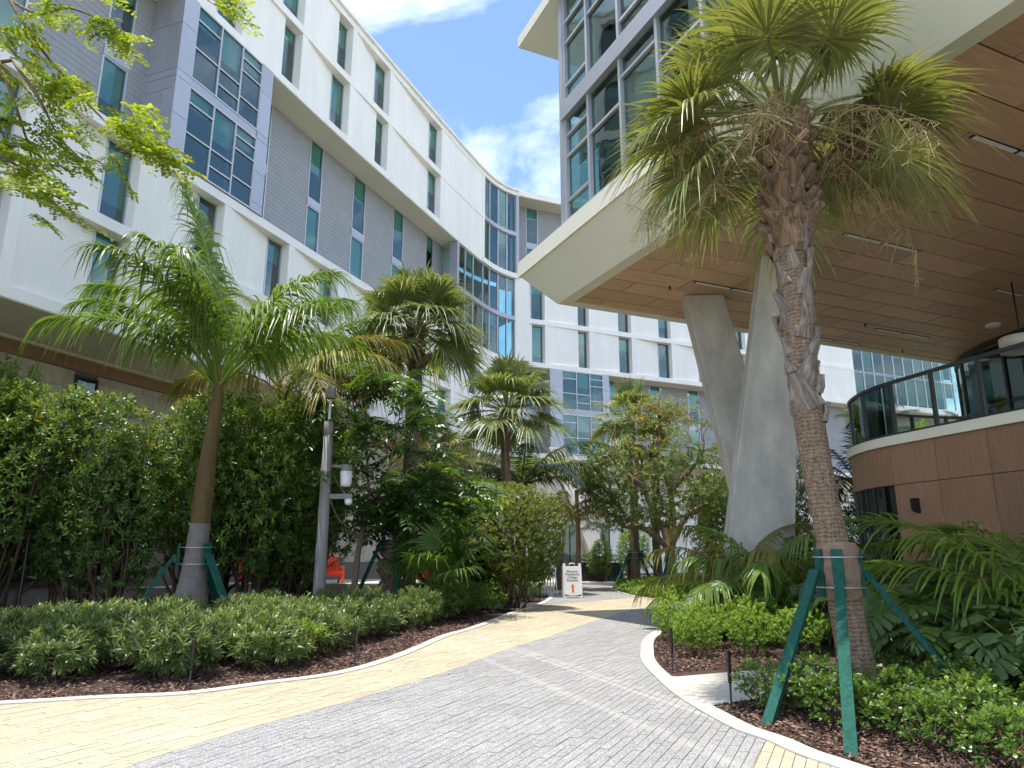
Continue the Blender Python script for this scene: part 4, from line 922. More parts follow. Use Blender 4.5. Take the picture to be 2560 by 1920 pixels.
def spray(t, top, az, el, L, n, seed, name='flower_stalk', mat='fruit', droop=1.0):
    """branched hanging flower stalk of many fine twigs"""
    g = np.random.default_rng(seed); mb = MB(); d = np.array([math.cos(R(az)) * math.cos(R(el)), math.sin(R(az)) * math.cos(R(el)), math.sin(R(el))]); q = np.linspace(0, 1, 9)
    P = np.array(top)[None] + d[None] * (q * L)[:, None]; P[:, 2] -= droop * L * .75 * q ** 2.2; mb.tube(P, np.linspace(.012, .004, 9), 4, rnd=.2, cap=False)
    for k in range(n):
        f = .35 + .65 * g.random(); b = np.array([np.interp(f, q, P[:, i]) for i in range(3)]); v = unit(g.normal(0, 1, 3) + [0, 0, -.6]) * L * g.uniform(.12, .34)
        e = b + v + [0, 0, -L * .1]; m = (b + e) / 2 + [0, 0, .03]
        mb.tube([b, m, e], [.005, .004, .003], 3, rnd=g.random(), cap=False)
        for u in range(7):
            s_ = b + (e - b) * g.random(); w = s_ + g.normal(0, .05, 3) + [0, 0, -.03]; mb.tube([s_, w], [.004, .0025], 3, rnd=g.random(), cap=False)
    return build(name, mb, M[mat], t)
def ring_specs(n, els, seed, jit=16):
    g = random.Random(seed); return [(i * 137.5 + g.uniform(-jit, jit), els[int(i / n * len(els))] + g.uniform(-9, 9)) for i in range(n)]

# ------------------------------------------------------------------ tall cabbage palm on the right
t = thing('cabbage_palm', 'tall cabbage palm with leaning trunk, split boots and cream flower sprays beside the paving', 'palm tree', (3.7, 8.1, 0))
tp = [(0, 0, -.05), (-.06, 0, .6), (-.15, -.04, 1.4), (-.30, -.08, 2.6), (-.36, -.1, 3.8), (-.34, -.1, 5.2), (-.31, -.1, 6.7)]
build('trunk', trunk_mesh(tp, [.205, .18, .168, .16, .165, .18, .21, .23], 28, .012, 3, 90), M['bark_sabal'], t)
boots(t, tp, 2.9, 5.1, 34, (.14, .155), 'bootgrey', 11, .34, .18, 11)
boots(t, tp, 4.9, 6.75, 104, (.175, .255), 'boot', 12, .27, .19, 30)
build('burlap_wrap', MB().lathe([(.19, 1.0), (.215, 1.03), (.208, 1.2), (.225, 1.32), (.205, 1.42), (.222, 1.52), (.195, 1.6)], 24, (-.14, -.04)), M['strap'], t)
toward = lambda a: abs((a + 90 + 180) % 360 - 180)
add_fronds(t, 'sabal', 'lf_fan', (-.31, -.1, 6.72), [(a, e) for a, e in ring_specs(50, (82, 68, 56, 48, 40, 32, 24, 16, 8, 0, -8, -16), 5) if e > 22 or toward(a) > 48], 1.0, .16)
add_fronds(t, 'fan', 'lf_dead', (-.31, -.1, 6.6), [(2, 24), (16, 6)], .9, .2, 'dead_frond')
for i, (az, el) in enumerate(((195, 25), (170, 8), (-10, 20), (12, -5), (-60, 12), (240, 15), (215, -10))): spray(t, (-.31, -.1, 6.6), az, el, 1.75, 46, 50 + i)
def brace(name, label, ctr, zt, rt, feet, w=.09, pad=.42, group=None, wires=True):
    """green timber tree brace: stakes leaning on padded blocks strapped round a trunk"""
    t = thing(name, label, 'tree brace', (*ctr, 0), group=group); c = Vector((*ctr, 0))
    for fx, fy, *ta in feet:
        f = Vector((fx - ctr[0], fy - ctr[1], 0)); d = f.normalized() if not ta else Vector((math.cos(R(ta[0])), math.sin(R(ta[0])), 0)); sd = Vector((-d.y, d.x, 0))
        top = d * (rt + .05) + Vector((0, 0, zt + .02))
        build('stake', MB().beam(f + Vector((0, 0, -.06)), top + d * .03, w, w * .5, up=sd.cross(d)), M['greenpaint'], t)
        build('batten', MB().beam(d * (rt + .022) + Vector((0, 0, zt - pad * .5)), d * (rt + .022) + Vector((0, 0, zt + pad * .5)), w * 1.15, .04, up=d), M['greenpaint'], t)
    if wires:
        for z in (zt + pad * .33, zt - pad * .3):
            a = np.linspace(0, 2 * math.pi, 25); build('strap', MB().tube(np.stack([np.cos(a) * (rt + .048), np.sin(a) * (rt + .048), 0 * a + z], 1), .008, 5, cap=False), M['steel'], t)
    return t
brace('tree_brace', 'three green timber stakes strapped to the tall cabbage palm at right', (3.56, 8.06), 1.28, .205, [(2.58, 5.95), (2.27, 6.95, 190), (4.6, 7.5, 0)], .1, .5)

# ------------------------------------------------------------------ royal palm on the left
RP = (-6.25, 14.5)
t = thing('royal_palm', 'young royal palm with swollen grey foot and long bright feathery fronds', 'palm tree', (*RP, 0))
build('trunk', trunk_mesh([(0, 0, -.05), (.01, 0, .7), (.03, 0, 1.5), (.05, 0, 2.05)], [.42, .36, .27, .22, .20, .19], 28, .006, 4), M['bark_royal'], t)
build('crownshaft', trunk_mesh([(.05, 0, 2.05), (.06, 0, 2.9), (.10, 0, 3.7), (.14, 0, 4.6), (.15, 0, 5.3)], [.196, .19, .17, .145, .125, .10, .06], 20, .004, 5), M['shaft'], t)
add_fronds(t, 'royal', 'lf_royal', (.14, 0, 4.75), [(150, 87), (8, 68), (-14, 72), (176, 68), (192, 58), (-105, 68), (-80, 58), (208, 46), (-28, 52), (32, 56), (75, 64), (128, 62), (245, 60)], .86, .1)
add_fronds(t, 'royal', 'lf_royal', (.14, 0, 5.2), [(160, 86)], 1.0, .02)
brace('tree_brace', 'green timber stakes strapped to the swollen foot of the royal palm', (RP[0] + .03, RP[1]), 1.42, .30, [(-7.35, 13.9), (-5.0, 13.8), (-6.2, 16.1)], .13, .5)

# ------------------------------------------------------------------ palms in the middle distance
def fan_palm(label, base, ztop, r, seed, n=26, sc=1.0, mat='lf_fan2', els=(80, 64, 50, 38, 26, 12, 0, -14), bz=1.6, key='fan', dead=2, name='cabbage_palm', nb=26):
    t = thing(name, label, 'palm tree', (base[0], base[1], 0)); g = random.Random(seed)
    ax = [(0, 0, -.05), (g.uniform(-.1, .1), 0, ztop * .4), (g.uniform(-.1, .1), 0, ztop * .75), (0, 0, ztop)]
    build('trunk', trunk_mesh(ax, [r * 1.2, r, r, r, r * 1.1], 16, .02, seed), M['bark_palm'], t)
    if nb: boots(t, ax, ztop - bz, ztop + .05, nb, (r * .95, r * 1.35), 'boot', seed, .34, .17, 34)
    add_fronds(t, key, mat, (0, 0, ztop), ring_specs(n, els, seed), sc, .12)
    if dead: add_fronds(t, key, 'lf_dead', (0, 0, ztop - .15), [(g.uniform(0, 360), -42) for _ in range(dead)], sc * .9, .15, 'dead_frond')
    return t
p = at(1040, 830, 22); fan_palm('cabbage palm with shaggy brown boots in front of the curved building, tallest in the middle', (p.x, p.y), p.z, .21, 21, 40, 1.3, 'lf_fan2', bz=1.3, nb=34, dead=1, els=(80, 64, 50, 38, 26, 14, 4, -8))
p = at(1268, 1035, 27); t = fan_palm('cabbage palm with clean ringed trunk rising behind the rounded bush', (p.x, p.y), p.z, .17, 22, 34, 1.3, 'lf_fan2', bz=.5, nb=10, dead=0); spray(t, (0, 0, p.z), -20, -10, 1.1, 30, 71); spray(t, (0, 0, p.z), 190, 0, 1.1, 30, 72)
p = at(1088, 1150, 25); t = fan_palm('yellowish short cabbage palm half hidden behind the dark leafy tree', (p.x, p.y), p.z, .17, 23, 20, .95, 'lf_fan', bz=.7, nb=10); spray(t, (0, 0, p.z), -60, 10, 1.0, 40, 73)
p = at(1600, 1050, 34); fan_palm('cabbage palm whose crown shows through the gumbo limbo tree, left trunk of two', (p.x - .5, p.y), p.z, .2, 24, 22, 1.2, dead=1, nb=0)
p = at(1632, 1130, 35); fan_palm('cabbage palm whose crown shows through the gumbo limbo tree, right trunk of two', (p.x, p.y), p.z, .2, 25, 20, 1.1, dead=1, nb=0)
p = at(1770, 1255, 33); fan_palm('short cabbage palm with reddish stubby boots behind the concrete column', (p.x, p.y), p.z, .22, 26, 14, .8, dead=0, nb=24, bz=.7)
def feather_palm(name, label, base, ztop, r, key, mat, specs, sc, trunk='bark_palm', shaft=0.):
    t = thing(name, label, 'palm tree', (base[0], base[1], 0))
    build('trunk', trunk_mesh([(0, 0, -.05), (.05, 0, ztop * .5), (0, 0, ztop)], [r * 1.25, r, r * .9, r * .8], 14, .01, 9), M[trunk], t)
    if shaft: build('crownshaft', trunk_mesh([(0, 0, ztop - .02), (0, 0, ztop + shaft * .5), (0, 0, ztop + shaft)], [r * .8, r * .85, r * .5], 12), M['shaft'], t)
    add_fronds(t, key, mat, (0, 0, ztop + shaft * .8), specs, sc, .06); return t
p = at(705, 985, 19.5); t = feather_palm('feather_palm', 'feather palm behind the royal palm with yellowing fronds and one dead brown frond', (p.x, p.y), p.z, .19, 'royal', 'lf_yell', [(0, 55), (-25, 38), (15, 28), (200, 50), (170, 35), (-90, 50), (90, 60), (60, 40), (-55, 20)], .86)
add_fronds(t, 'royal', 'lf_dead', (0, 0, p.z), [(-8, 12)], .7, .1, 'dead_frond'); add_fronds(t, 'royal', 'lf_royal', (0, 0, p.z), [(10, 70), (150, 72), (-120, 66), (40, 52)], .9)
p = at(1280, 1185, 30); feather_palm('feather_palm', 'dark green feather palm behind the ringed trunk of the cabbage palm', (p.x + .4, p.y), p.z - .5, .13, 'dark', 'lf_palmdark', [(0, 56), (20, 38), (-20, 34), (180, 54), (160, 33), (205, 36), (-90, 48), (-60, 28), (-120, 26), (90, 64), (-10, 20), (190, 20)], 1.55)
t = feather_palm('feather_palm', 'bright young feather palm fanning up behind the cabbage palm with ringed trunk', (.2, 31.5), 3.6, .12, 'areca', 'lf_royal', [(10, 70), (40, 62), (-20, 58), (150, 66), (200, 60), (-70, 62), (90, 75)], 1.25)
p = at(1395, 1330, 30.5); feather_palm('coconut_palm', 'young coconut palm with drooping yellow green fronds behind the sign', (p.x, p.y), p.z, .14, 'royal', 'lf_yell', [(-5, 52), (-40, 40), (25, 58), (170, 50), (-90, 45), (200, 35), (80, 70), (130, 60)], .66)
p = at(1510, 1335, 39); feather_palm('feather_palm', 'small black green feather palm in front of the pale far wall', (p.x, p.y), p.z, .08, 'dark', 'lf_palmdark', [(0, 50), (60, 60), (120, 55), (180, 48), (240, 40), (300, 45), (30, 25), (150, 28)], .78)
p = at(1440, 1180, 36); feather_palm('feather_palm', 'pale yellow green feather palm beside the far slanted column', (p.x, p.y), p.z - .9, .12, 'areca', 'lf_yell', [(0, 60), (50, 50), (110, 65), (170, 50), (230, 45), (290, 40), (330, 60)], 1.2)
# bright palms beyond the terrace, dark one by the wood wall
for i, (u, y) in enumerate(((2205, 23), (2290, 26), (2365, 27), (2440, 24.5))):
    p = at(u, 1185, y)
    t = feather_palm('areca_palm', ['sunlit yellow green areca palm behind the left end of the railing', 'sunlit yellow green areca palm seen through the railing, second from left', 'sunlit yellow green areca palm seen through the railing, third from left', 'bright green feather palm at the right end of the railing by the dark drum'][i], (p.x, p.y), 5.0, .09, 'areca', 'lf_lime' if i < 3 else 'lf_royal', [(a * 45 + 17 * i, 78 - (a % 3) * 20) for a in range(9)], .62, 'shaft')
p = at(2140, 1130, 19.2); feather_palm('feather_palm', 'dark feather palm standing left of the curved wood wall', (p.x - .1, p.y), p.z - .9, .1, 'dark', 'lf_palmdark', [(a * 40, 70 - (a % 3) * 24) for a in range(10)], .8)

# ------------------------------------------------------------------ hedge, shrubs, ground cover
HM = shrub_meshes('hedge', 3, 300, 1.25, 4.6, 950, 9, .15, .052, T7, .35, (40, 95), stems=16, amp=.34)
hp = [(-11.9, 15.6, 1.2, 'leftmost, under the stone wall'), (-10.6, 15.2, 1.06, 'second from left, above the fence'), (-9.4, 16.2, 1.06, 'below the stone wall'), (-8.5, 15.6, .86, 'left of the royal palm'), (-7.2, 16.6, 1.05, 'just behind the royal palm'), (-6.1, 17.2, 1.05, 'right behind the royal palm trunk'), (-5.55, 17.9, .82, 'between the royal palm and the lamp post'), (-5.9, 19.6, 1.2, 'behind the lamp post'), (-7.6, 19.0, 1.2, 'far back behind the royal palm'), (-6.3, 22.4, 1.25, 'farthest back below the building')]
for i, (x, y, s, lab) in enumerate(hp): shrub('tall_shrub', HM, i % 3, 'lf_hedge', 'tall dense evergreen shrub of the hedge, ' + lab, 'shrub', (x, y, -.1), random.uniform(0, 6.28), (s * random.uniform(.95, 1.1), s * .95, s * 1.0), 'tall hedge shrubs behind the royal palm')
for i, (u, v, y, s, lab) in enumerate(((85, 880, 16, .85, 'leftmost leafy spire of the hedge against the stone wall'), (30, 930, 15.4, .8, 'leafy spire of the hedge at the left edge of the picture'), (330, 1090, 16.8, .85, 'slim leafy spire of the hedge left of the royal palm'), (200, 1010, 16.6, .6, 'small leafy spire of the hedge in front of the stone wall'))):
    p = at(u, v, y); shrub('tall_shrub', HM, (i + 1) % 3, 'lf_hedge', lab, 'shrub', (p.x, p.y, -.1), i * 1.7, (.32 * s, .32 * s, p.z / 5.1), 'tall hedge shrubs behind the royal palm')
LM = shrub_meshes('lance', 3, 320, .52, .72, 210, 13, .125, .024, TL, .4, (25, 80), stems=16, amp=.3)
K1L = np.concatenate([[0], np.cumsum(np.hypot(*np.diff(K1, axis=0).T))])
def k1at(y_or_s, off):
    x = np.interp(y_or_s, K1L, K1[:, 0]); y = np.interp(y_or_s, K1L, K1[:, 1]); tx = np.gradient(K1, axis=0); i = int(np.clip(np.searchsorted(K1L, y_or_s), 0, len(K1) - 1)); tn = unit(tx[i]); return x - tn[1] * off, y + tn[0] * off
s_start = K1L[np.argmin(np.abs(K1[:, 0] + 8.0))]
rows = [(1.35, 0.0, 17.5, .86), (2.3, .45, 16.8, .9), (3.25, .2, 12.5, .9), (4.2, .5, 8.5, .9)]
q = 0
for off, ph, ln, s in rows:
    d = ph
    while d < ln:
        x, y = k1at(s_start + d, off + random.uniform(-.15, .15)); far = y > 12.6
        if not (abs(x - RP[0]) < .55 and abs(y - RP[1]) < .55):
            near = q == 5
            shrub('low_shrub', LM, q % 3, 'lf_lime' if (d > 6.2 and d < 6.9 and off < 2) else 'lf_lance', 'low narrow leaved shrub, brighter lime green than its neighbours' if (d > 6.2 and d < 6.9 and off < 2) else 'low narrow leaved shrub in the ' + {1.35: 'front', 2.3: 'second', 3.25: 'third', 4.2: 'rear'}[off] + ' row of the left bed', 'shrub', (x, y, -.03), random.uniform(0, 6.28), (s * random.uniform(.9, 1.2), s * random.uniform(.9, 1.2), s * random.uniform(.75, 1.12)), 'low narrow leaved shrubs along the left bed'); q += 1
        d += random.uniform(.8, 1.15)
GM = shrub_meshes('round', 3, 340, .62, .95, 330, 9, .062, .03, T7, .4, (35, 90), stems=12, amp=.3)
for i, (x, y, s) in enumerate(((-2.6, 14.6, .62), (-1.9, 15.9, .6), (-1.55, 17.0, .95), (-2.5, 16.2, .62), (-1.0, 18.0, .82), (-.5, 19.2, .72), (-3.3, 15.9, .58), (-1.7, 18.6, 1.0))):
    shrub('round_shrub', GM, i % 3, 'lf_spoon' if i % 3 else 'lf_hedge', 'rounded small leaved shrub edging the left bed', 'shrub', (x, y, -.03), i * 1.3, s, 'rounded shrubs edging the left bed')
for i, (x, y, s, l) in enumerate(((.55, 23.6, .85, 'dark rounded shrub in the bed corner just left of the sign'), (.15, 24.6, .95, 'bright rounded shrub behind the bed corner left of the sign'), (-.3, 22.9, .7, 'small pale rounded shrub left of the bed corner by the sign'))):
    shrub('round_shrub', GM, i, ('lf_hedge', 'lf_lime', 'lf_lance')[i], l, 'shrub', (x, y, -.03), i, s, 'rounded shrubs near the sign')
BM_ = shrub_meshes('bush', 2, 360, 1.15, 3.0, 4200, 9, .07, .036, T4, .45, (35, 95), stems=20, amp=.32)
p = at(1285, 1500, 20.5); shrub('rounded_bush', BM_, 0, 'lf_small', 'big rounded yellow green bush with tiny leaves left of the sign', 'bush', (p.x, p.y, -.15), 0, (1.1, 1.1, 1.06), None)
p = at(1170, 1500, 21); shrub('rounded_bush', BM_, 1, 'lf_dark', 'big dark shaded bush with tiny leaves beside the rounded bush', 'bush', (p.x, p.y, .0), 1, (1.15, 1.0, .86), None)
# tall green screen behind the column and far greenery
for i, (x, y, s, m, l) in enumerate(((9.2, 24.5, .95, 'lf_dark', 'dark leafy tree sized shrub right of the slanted columns'), (7.9, 21.3, .62, 'lf_hedge', 'leafy shrub filling the gap between column and palm trunk'), (10.2, 20.8, .7, 'lf_dark', 'dark leafy shrub left of the curved wood wall'), (8.6, 30.5, .75, 'lf_small', 'olive leafy shrub right of the gumbo limbo tree'), (10.6, 33, .95, 'lf_small', 'tall olive shrub in the background right of the gumbo limbo tree'), (6.2, 37.5, .6, 'lf_lime', 'pale green shrub in the background under the gumbo limbo tree'), (4.6, 38.6, .45, 'lf_spoon', 'green shrub beside the black planter'))):
    shrub('tall_shrub', HM, i % 3, m, l, 'shrub', (x, y, -.1), i * 2.1, (s * 1.1, s * 1.1, s), 'tall shrubs beyond the columns')
# lime shrubs in the right bed
for i, (x, y, s) in enumerate(((2.75, 11.3, .62), (3.05, 12.2, .72), (3.6, 11.4, .68), (3.9, 12.4, .8), (4.4, 11.5, .7), (2.9, 13.3, .7), (3.6, 13.4, .8), (4.6, 12.8, .7), (3.2, 14.6, .75))):
    shrub('lime_shrub', GM, i % 3, 'lf_lime', 'low lime green shrub beside the concrete walk', 'shrub', (x, y, -.03), i * 1.9, s, 'lime green shrubs by the concrete walk')
GC = shrub_meshes('cover', 3, 380, .8, .42, 240, 8, .075, .03, T4, .3, (30, 90), stems=6, amp=.3)
i = 0
for y in np.arange(23.6, 34.5, .95):
    for dx in (.65, 1.7, 2.75, 3.8):
        x = np.interp(y, K3[10:, 1], K3[10:, 0]) + dx + random.uniform(-.2, .2)
        shrub('ground_cover_plant', GC, i % 3, 'lf_lime' if random.random() < .6 else 'lf_spoon', 'bright green ground cover plant, row ' + ('nearest the kerb', 'second from kerb', 'third from kerb', 'farthest from kerb')[int((dx - .6) / 1.05)], 'plant', (x, y + random.uniform(-.2, .2), -.04), random.uniform(0, 6.28), random.uniform(.75, 1.1), 'ground cover plants on the island bed'); i += 1
# spoon leaved shrubs at the right foreground
SM = shrub_meshes('spoon', 4, 400, .46, .62, 150, 7, .062, .036, TO, .3, (30, 80), stems=16, amp=.3)
sp = [(2.55, 7.6), (2.9, 7.35), (3.2, 7.75), (2.95, 6.9), (3.35, 6.75), (3.65, 7.2), (3.3, 6.1), (3.75, 6.35), (4.1, 6.7), (4.3, 7.4), (4.35, 6.0), (3.6, 5.65), (4.05, 5.3), (4.7, 6.6), (4.9, 5.6), (4.65, 7.9), (5.2, 6.3), (4.15, 8.3), (4.5, 4.9), (5.1, 7.2)]
for i, (x, y) in enumerate(sp):
    lab, grp = 'spoon leaved shrub near the braced palm', 'spoon leaved shrubs in the right bed'
    if i == 11: lab = 'sunlit spoon leaved shrub on bare thin stems right of the front green stake'
    if i == 12: lab = 'bright spoon leaved shrub in the bottom right corner'
    shrub('spoon_leaf_shrub', SM, i % 4, 'lf_spoon' if i not in (12, 18) else 'lf_lime', lab, 'shrub', (x, y, -.03), i * 2.2, (lambda a: (a, a, a * .82))(random.uniform(.72, .98)), grp)
# ------------------------------------------------------------------ split-leaf plants
def monstera_leaf(seed, S=.38):
    g = np.random.default_rng(seed); mb = MB(); n = 7
    mid = lambda t: np.array([S * t, 0, S * (.10 * math.sin(t * 3) - .35 * t * t * .6)])
    for sgn in (-1, 1):
        ts = np.linspace(-.12, .97, n + 1)
        for i in range(n):
            t0, t1 = ts[i], ts[i + 1]; gap = .16 if 1 < i else .02
            a0 = np.interp(t0, [-.12, .3, .97], [150, 88, 28]); w = S * np.interp((t0 + t1) / 2, [-.12, .1, .4, .75, 1], [.42, .56, .58, .42, .16])
            pts = []
            for t_, edge in ((t0 + (t1 - t0) * gap * .5, 0), (t1 - (t1 - t0) * gap * .5, 1)):
                b = mid(max(t_, 0)); a = R(np.interp(t_, [-.12, .3, .97], [150, 88, 28])); d = np.array([math.cos(a), sgn * math.sin(a), 0])
                for q, wd in ((.0, 0), (.45, .0), (.8, .0), (1.0, .0)):
                    p = b + d * w * q * (1 if edge == 0 else .97); p[2] += S * (.10 * q - .28 * q * q) + g.normal(0, .006); pts.append(p)
            V = np.array(pts)
            # pull the outer corners of each lobe together so that the slits open towards the rim
            c = (V[3] + V[7]) / 2; k = .0 if i < 2 else .30
            V[3] = V[3] * (1 - k) + c * k; V[7] = V[7] * (1 - k) + c * k; V[2] = V[2] * (1 - k * .4) + (V[2] + V[6]) / 2 * k * .4
            r = float(np.clip(.5 + g.normal(0, .06), 0, 1))
            mb.add(V, [(0, 1, 5, 4), (1, 2, 6, 5), (2, 3, 7, 6)], r)
    return mb
M['lf_monst'].node_tree.nodes['Principled BSDF'].inputs['Roughness'].default_value = .42
ML = [monstera_leaf(600 + q).mesh('leaf') for q in range(3)]
def monstera(loc, n, seed, label, sc=1.0, h=.75):
    g = random.Random(seed); t = thing('split_leaf_plant', label, 'plant', loc, group='split leaf plants in the right bed'); st = MB()
    for i in range(n):
        az = i * 2.4 + g.uniform(-.4, .4); rr = g.uniform(.2, .62) * sc; z = h * g.uniform(.55, 1.15) * sc
        p = Vector((math.cos(az) * rr, math.sin(az) * rr, z))
        st.tube([(0, 0, 0), (p.x * .35, p.y * .35, z * .75), tuple(p)], [.014, .011, .008], 5, cap=False)
        link('leaf', ML[i % 3], M['lf_monst'], t, loc=p, rot=(g.uniform(-.35, .35), R(g.uniform(5, 45)), az + g.uniform(-.5, .5)), scale=sc * g.uniform(.75, 1.15))
    build('stems', st, M['stalk'], t)
mp_ = [(4.75, 8.9), (5.2, 9.3), (5.3, 8.4), (4.9, 8.2), (5.5, 7.7), (5.7, 8.9), (5.1, 7.5), (5.9, 8.2), (5.6, 7.1), (6.3, 7.5), (5.6, 11.3), (6.3, 10.8), (6.9, 9.9), (7.2, 9.0), (5.3, 12.6), (6.2, 12.4), (6.9, 11.8), (4.3, 13.6), (5.0, 14.3), (6.0, 13.8), (7.3, 10.8), (4.9, 9.9), (6.9, 8.4)]
for i, (x, y) in enumerate(mp_):
    lit = y < 9.5
    monstera((x, y, -.03), 16, 700 + i, 'sunlit split leaf plant' if lit else 'shaded split leaf plant below the wood wall', 1.0 if lit else 1.1, .85)
# feathery low palms of the right bed
def low_palm(loc, label, seed, n=11, sc=1.0, mat='lf_royal', key='low', specs=None):
    t = thing('low_palm', label, 'palm', loc); g = random.Random(seed)
    build('stem', MB().lathe([(.07, -.05), (.085, .1), (.05, .3), (.0, .34)], 10), M['bark_palm'], t)
    add_fronds(t, key, mat, (0, 0, .2), specs or [(i * 137.5, 72 - 50 * i / n + g.uniform(-8, 8)) for i in range(n)], sc, .05); return t
low_palm((5.0, 14.2, .15), 'feathery low palm in front of the foot of the concrete column', 1, 15, 1.3, 'lf_royal')
low_palm((4.75, 15.4, .3), 'feathery low palm left of the foot of the concrete column', 2, 12, 1.25, 'lf_yell')
low_palm((6.0, 14.4, 0), 'feathery low palm right of the foot of the concrete column', 3, 9, .9, 'lf_palmdark')
low_palm((6.35, 8.5, .1), 'large feathery palm at the right edge with one sunlit frond arching left', 4, 0, 1.15, 'lf_royal', 'areca', [(172, 50), (150, 62), (120, 55), (90, 60), (60, 60), (30, 60)])
low_palm((6.7, 12.3, .0), 'dark feathery palm against the wood wall', 5, 9, 1.3, 'lf_palmdark')
low_palm((7.3, 8.6, .0), 'feathery low palm near the right edge above the split leaf plants', 6, 9, .9, 'lf_palmdark')
# fan leaved palmetto clump and shaggy dark trunk in the left middle
def palmetto(loc, label, n, seed, sc, mat='lf_fan'):
    t = thing('palmetto', label, 'palm', loc); g = random.Random(seed)
    build('stem', MB().lathe([(.06, -.05), (.08, .1), (.05, .5), (.0, .55)], 10), M['bark_palm'], t)
    add_fronds(t, 'fan', mat, (0, 0, .45), [(i * 137.5 + 20, 80 - 46 * i / n) for i in range(n)], sc, .05)
palmetto((-1.72, 17.2, 0), 'palmetto with broad green fans right of the shaggy dark trunk', 11, 1, 1.05, 'lf_spoon')
palmetto((-1.95, 18.3, .6), 'taller palmetto behind with fans catching the sun', 9, 2, 1.05, 'lf_fan')
t = thing('shaggy_palm', 'short palm with a dark shaggy trunk between the green stakes', 'palm tree', (-2.95, 18.3, 0))
ax = [(0, 0, -.05), (0, 0, .8), (0, 0, 1.8)]; build('trunk', trunk_mesh(ax, [.26, .24, .24], 14, .03, 5), M['bark_palm'], t); boots(t, ax, .1, 1.8, 40, (.22, .24), 'boot', 91, .4, .16, 30)
add_fronds(t, 'fan', 'lf_palmdark', (0, 0, 1.85), ring_specs(12, (70, 55, 40, 25), 3), .6)
brace('tree_brace', 'dark green stakes propping the shaggy palm and the leafy tree', (-2.95, 18.3), 1.75, .26, [(-3.9, 17.6), (-2.6, 16.9), (-1.9, 18.9)], .11, .4)

# ------------------------------------------------------------------ broadleaf trees
def connect(st, p0, p1, r0, r1, g, k=5, sag=.1, n=6):
    p0, p1 = np.array(p0, float), np.array(p1, float); L = np.linalg.norm(p1 - p0); q = np.linspace(0, 1, k)
    P = p0 + (p1 - p0) * q[:, None] + g.normal(0, .05 * L, (k, 3)) * np.sin(q * math.pi)[:, None]; P[:, 2] += sag * L * np.sin(q * math.pi)
    st.tube(P, np.linspace(r0, r1, k), n, cap=False); return P
# gumbo limbo: twisted tan limbs, olive crown with reddish tips
GB = at(1682, 1462, 30); t = thing('gumbo_limbo_tree', 'spreading gumbo limbo tree with bare tan limbs and sparse reddish top, staked on the island', 'tree', (GB.x, GB.y, 0))
g = np.random.default_rng(41); tr = MB(); tr.tube(smooth([(0, 0, -.1), (-.03, 0, .8), (-.05, 0, 1.7)], 5), np.linspace(.27, .2, 11), 12)
limbs = [smooth(L_, 5) for L_ in ([(-.05, 0, 1.6), (-.6, -.1, 2.1), (-1.2, .1, 2.5), (-1.9, 0, 2.55), (-2.2, .1, 3.0), (-2.4, 0, 3.9)], [(-.05, 0, 1.7), (-.3, .1, 2.5), (-.7, 0, 3.2), (-1.0, .2, 4.2), (-1.1, -.1, 5.0)], [(.0, 0, 1.7), (.35, 0, 2.4), (.8, .2, 3.0), (1.6, 0, 3.5), (2.2, .1, 4.2)], [(0, 0, 1.8), (.2, .2, 2.8), (.1, .3, 4.2), (-.3, .2, 5.6), (-.2, 0, 6.9), (-.4, 0, 7.6)], [(-.1, .0, 1.8), (.1, .9, 2.8), (.6, 1.6, 4.0)], [(-.8, .1, 4.0), (-1.7, -.3, 4.6), (-2.3, -.4, 5.2)], [(.1, .3, 4.0), (.9, -.2, 4.8), (1.5, -.3, 5.6)])]
for P in limbs: tr.tube(P, np.linspace(.15, .05, len(P)), 9, cap=False)
build('trunk', tr, M['bark_gumbo'], t)
LP = np.concatenate(limbs)[6:]; bm = MB(); fm = MB()
for i in range(150):
    d = unit(g.normal(0, 1, 3)); c = np.array([d[0] * 3.4, d[1] * 2.6, 4.6 + d[2] * 2.2]) * np.array([1, 1, 1]) * 1.0; c[:2] *= g.uniform(.55, 1.0) ** .5
    if c[2] > 5.8: c[:2] *= np.interp(c[2], [5.8, 7.6], [.8, .3]); c[2] += .9
    c[0] -= .25
    if c[2] < 2.8: continue
    j = np.argmin(np.linalg.norm(LP - c, axis=1)); connect(bm, LP[j], c, .035, .008, g, 5, .08, 5)
    high = c[2] > 5.6; m = 13 if high else 26; TP = c + g.normal(0, (.34, .34, .26), (m, 3)); TD = unit(TP - c) + [0, 0, .2]
    for q in range(0, m, 3): bm.tube([c, TP[q]], [.008, .003], 3, cap=False)
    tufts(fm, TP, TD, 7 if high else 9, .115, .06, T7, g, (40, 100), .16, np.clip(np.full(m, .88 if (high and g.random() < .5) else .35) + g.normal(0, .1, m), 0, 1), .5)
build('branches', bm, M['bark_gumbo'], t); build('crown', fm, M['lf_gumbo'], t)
brace('tree_brace', 'green stakes round the foot of the gumbo limbo tree', (GB.x, GB.y), 1.35, .27, [(GB.x - .75, GB.y - 1.3), (GB.x + 1.3, GB.y - .3), (GB.x - .2, GB.y + 1.3)], .11, .4)
p = at(1610, 1470, 33.5); brace('tree_brace', 'green stakes round the twin palm trunks left of the gumbo limbo tree', (p.x - .3, p.y), 1.35, .34, [(p.x - 1.5, p.y - .9), (p.x + .8, p.y - 1.2), (p.x + .6, p.y + 1.1), (p.x - 1.2, p.y + .8)], .11, .4)
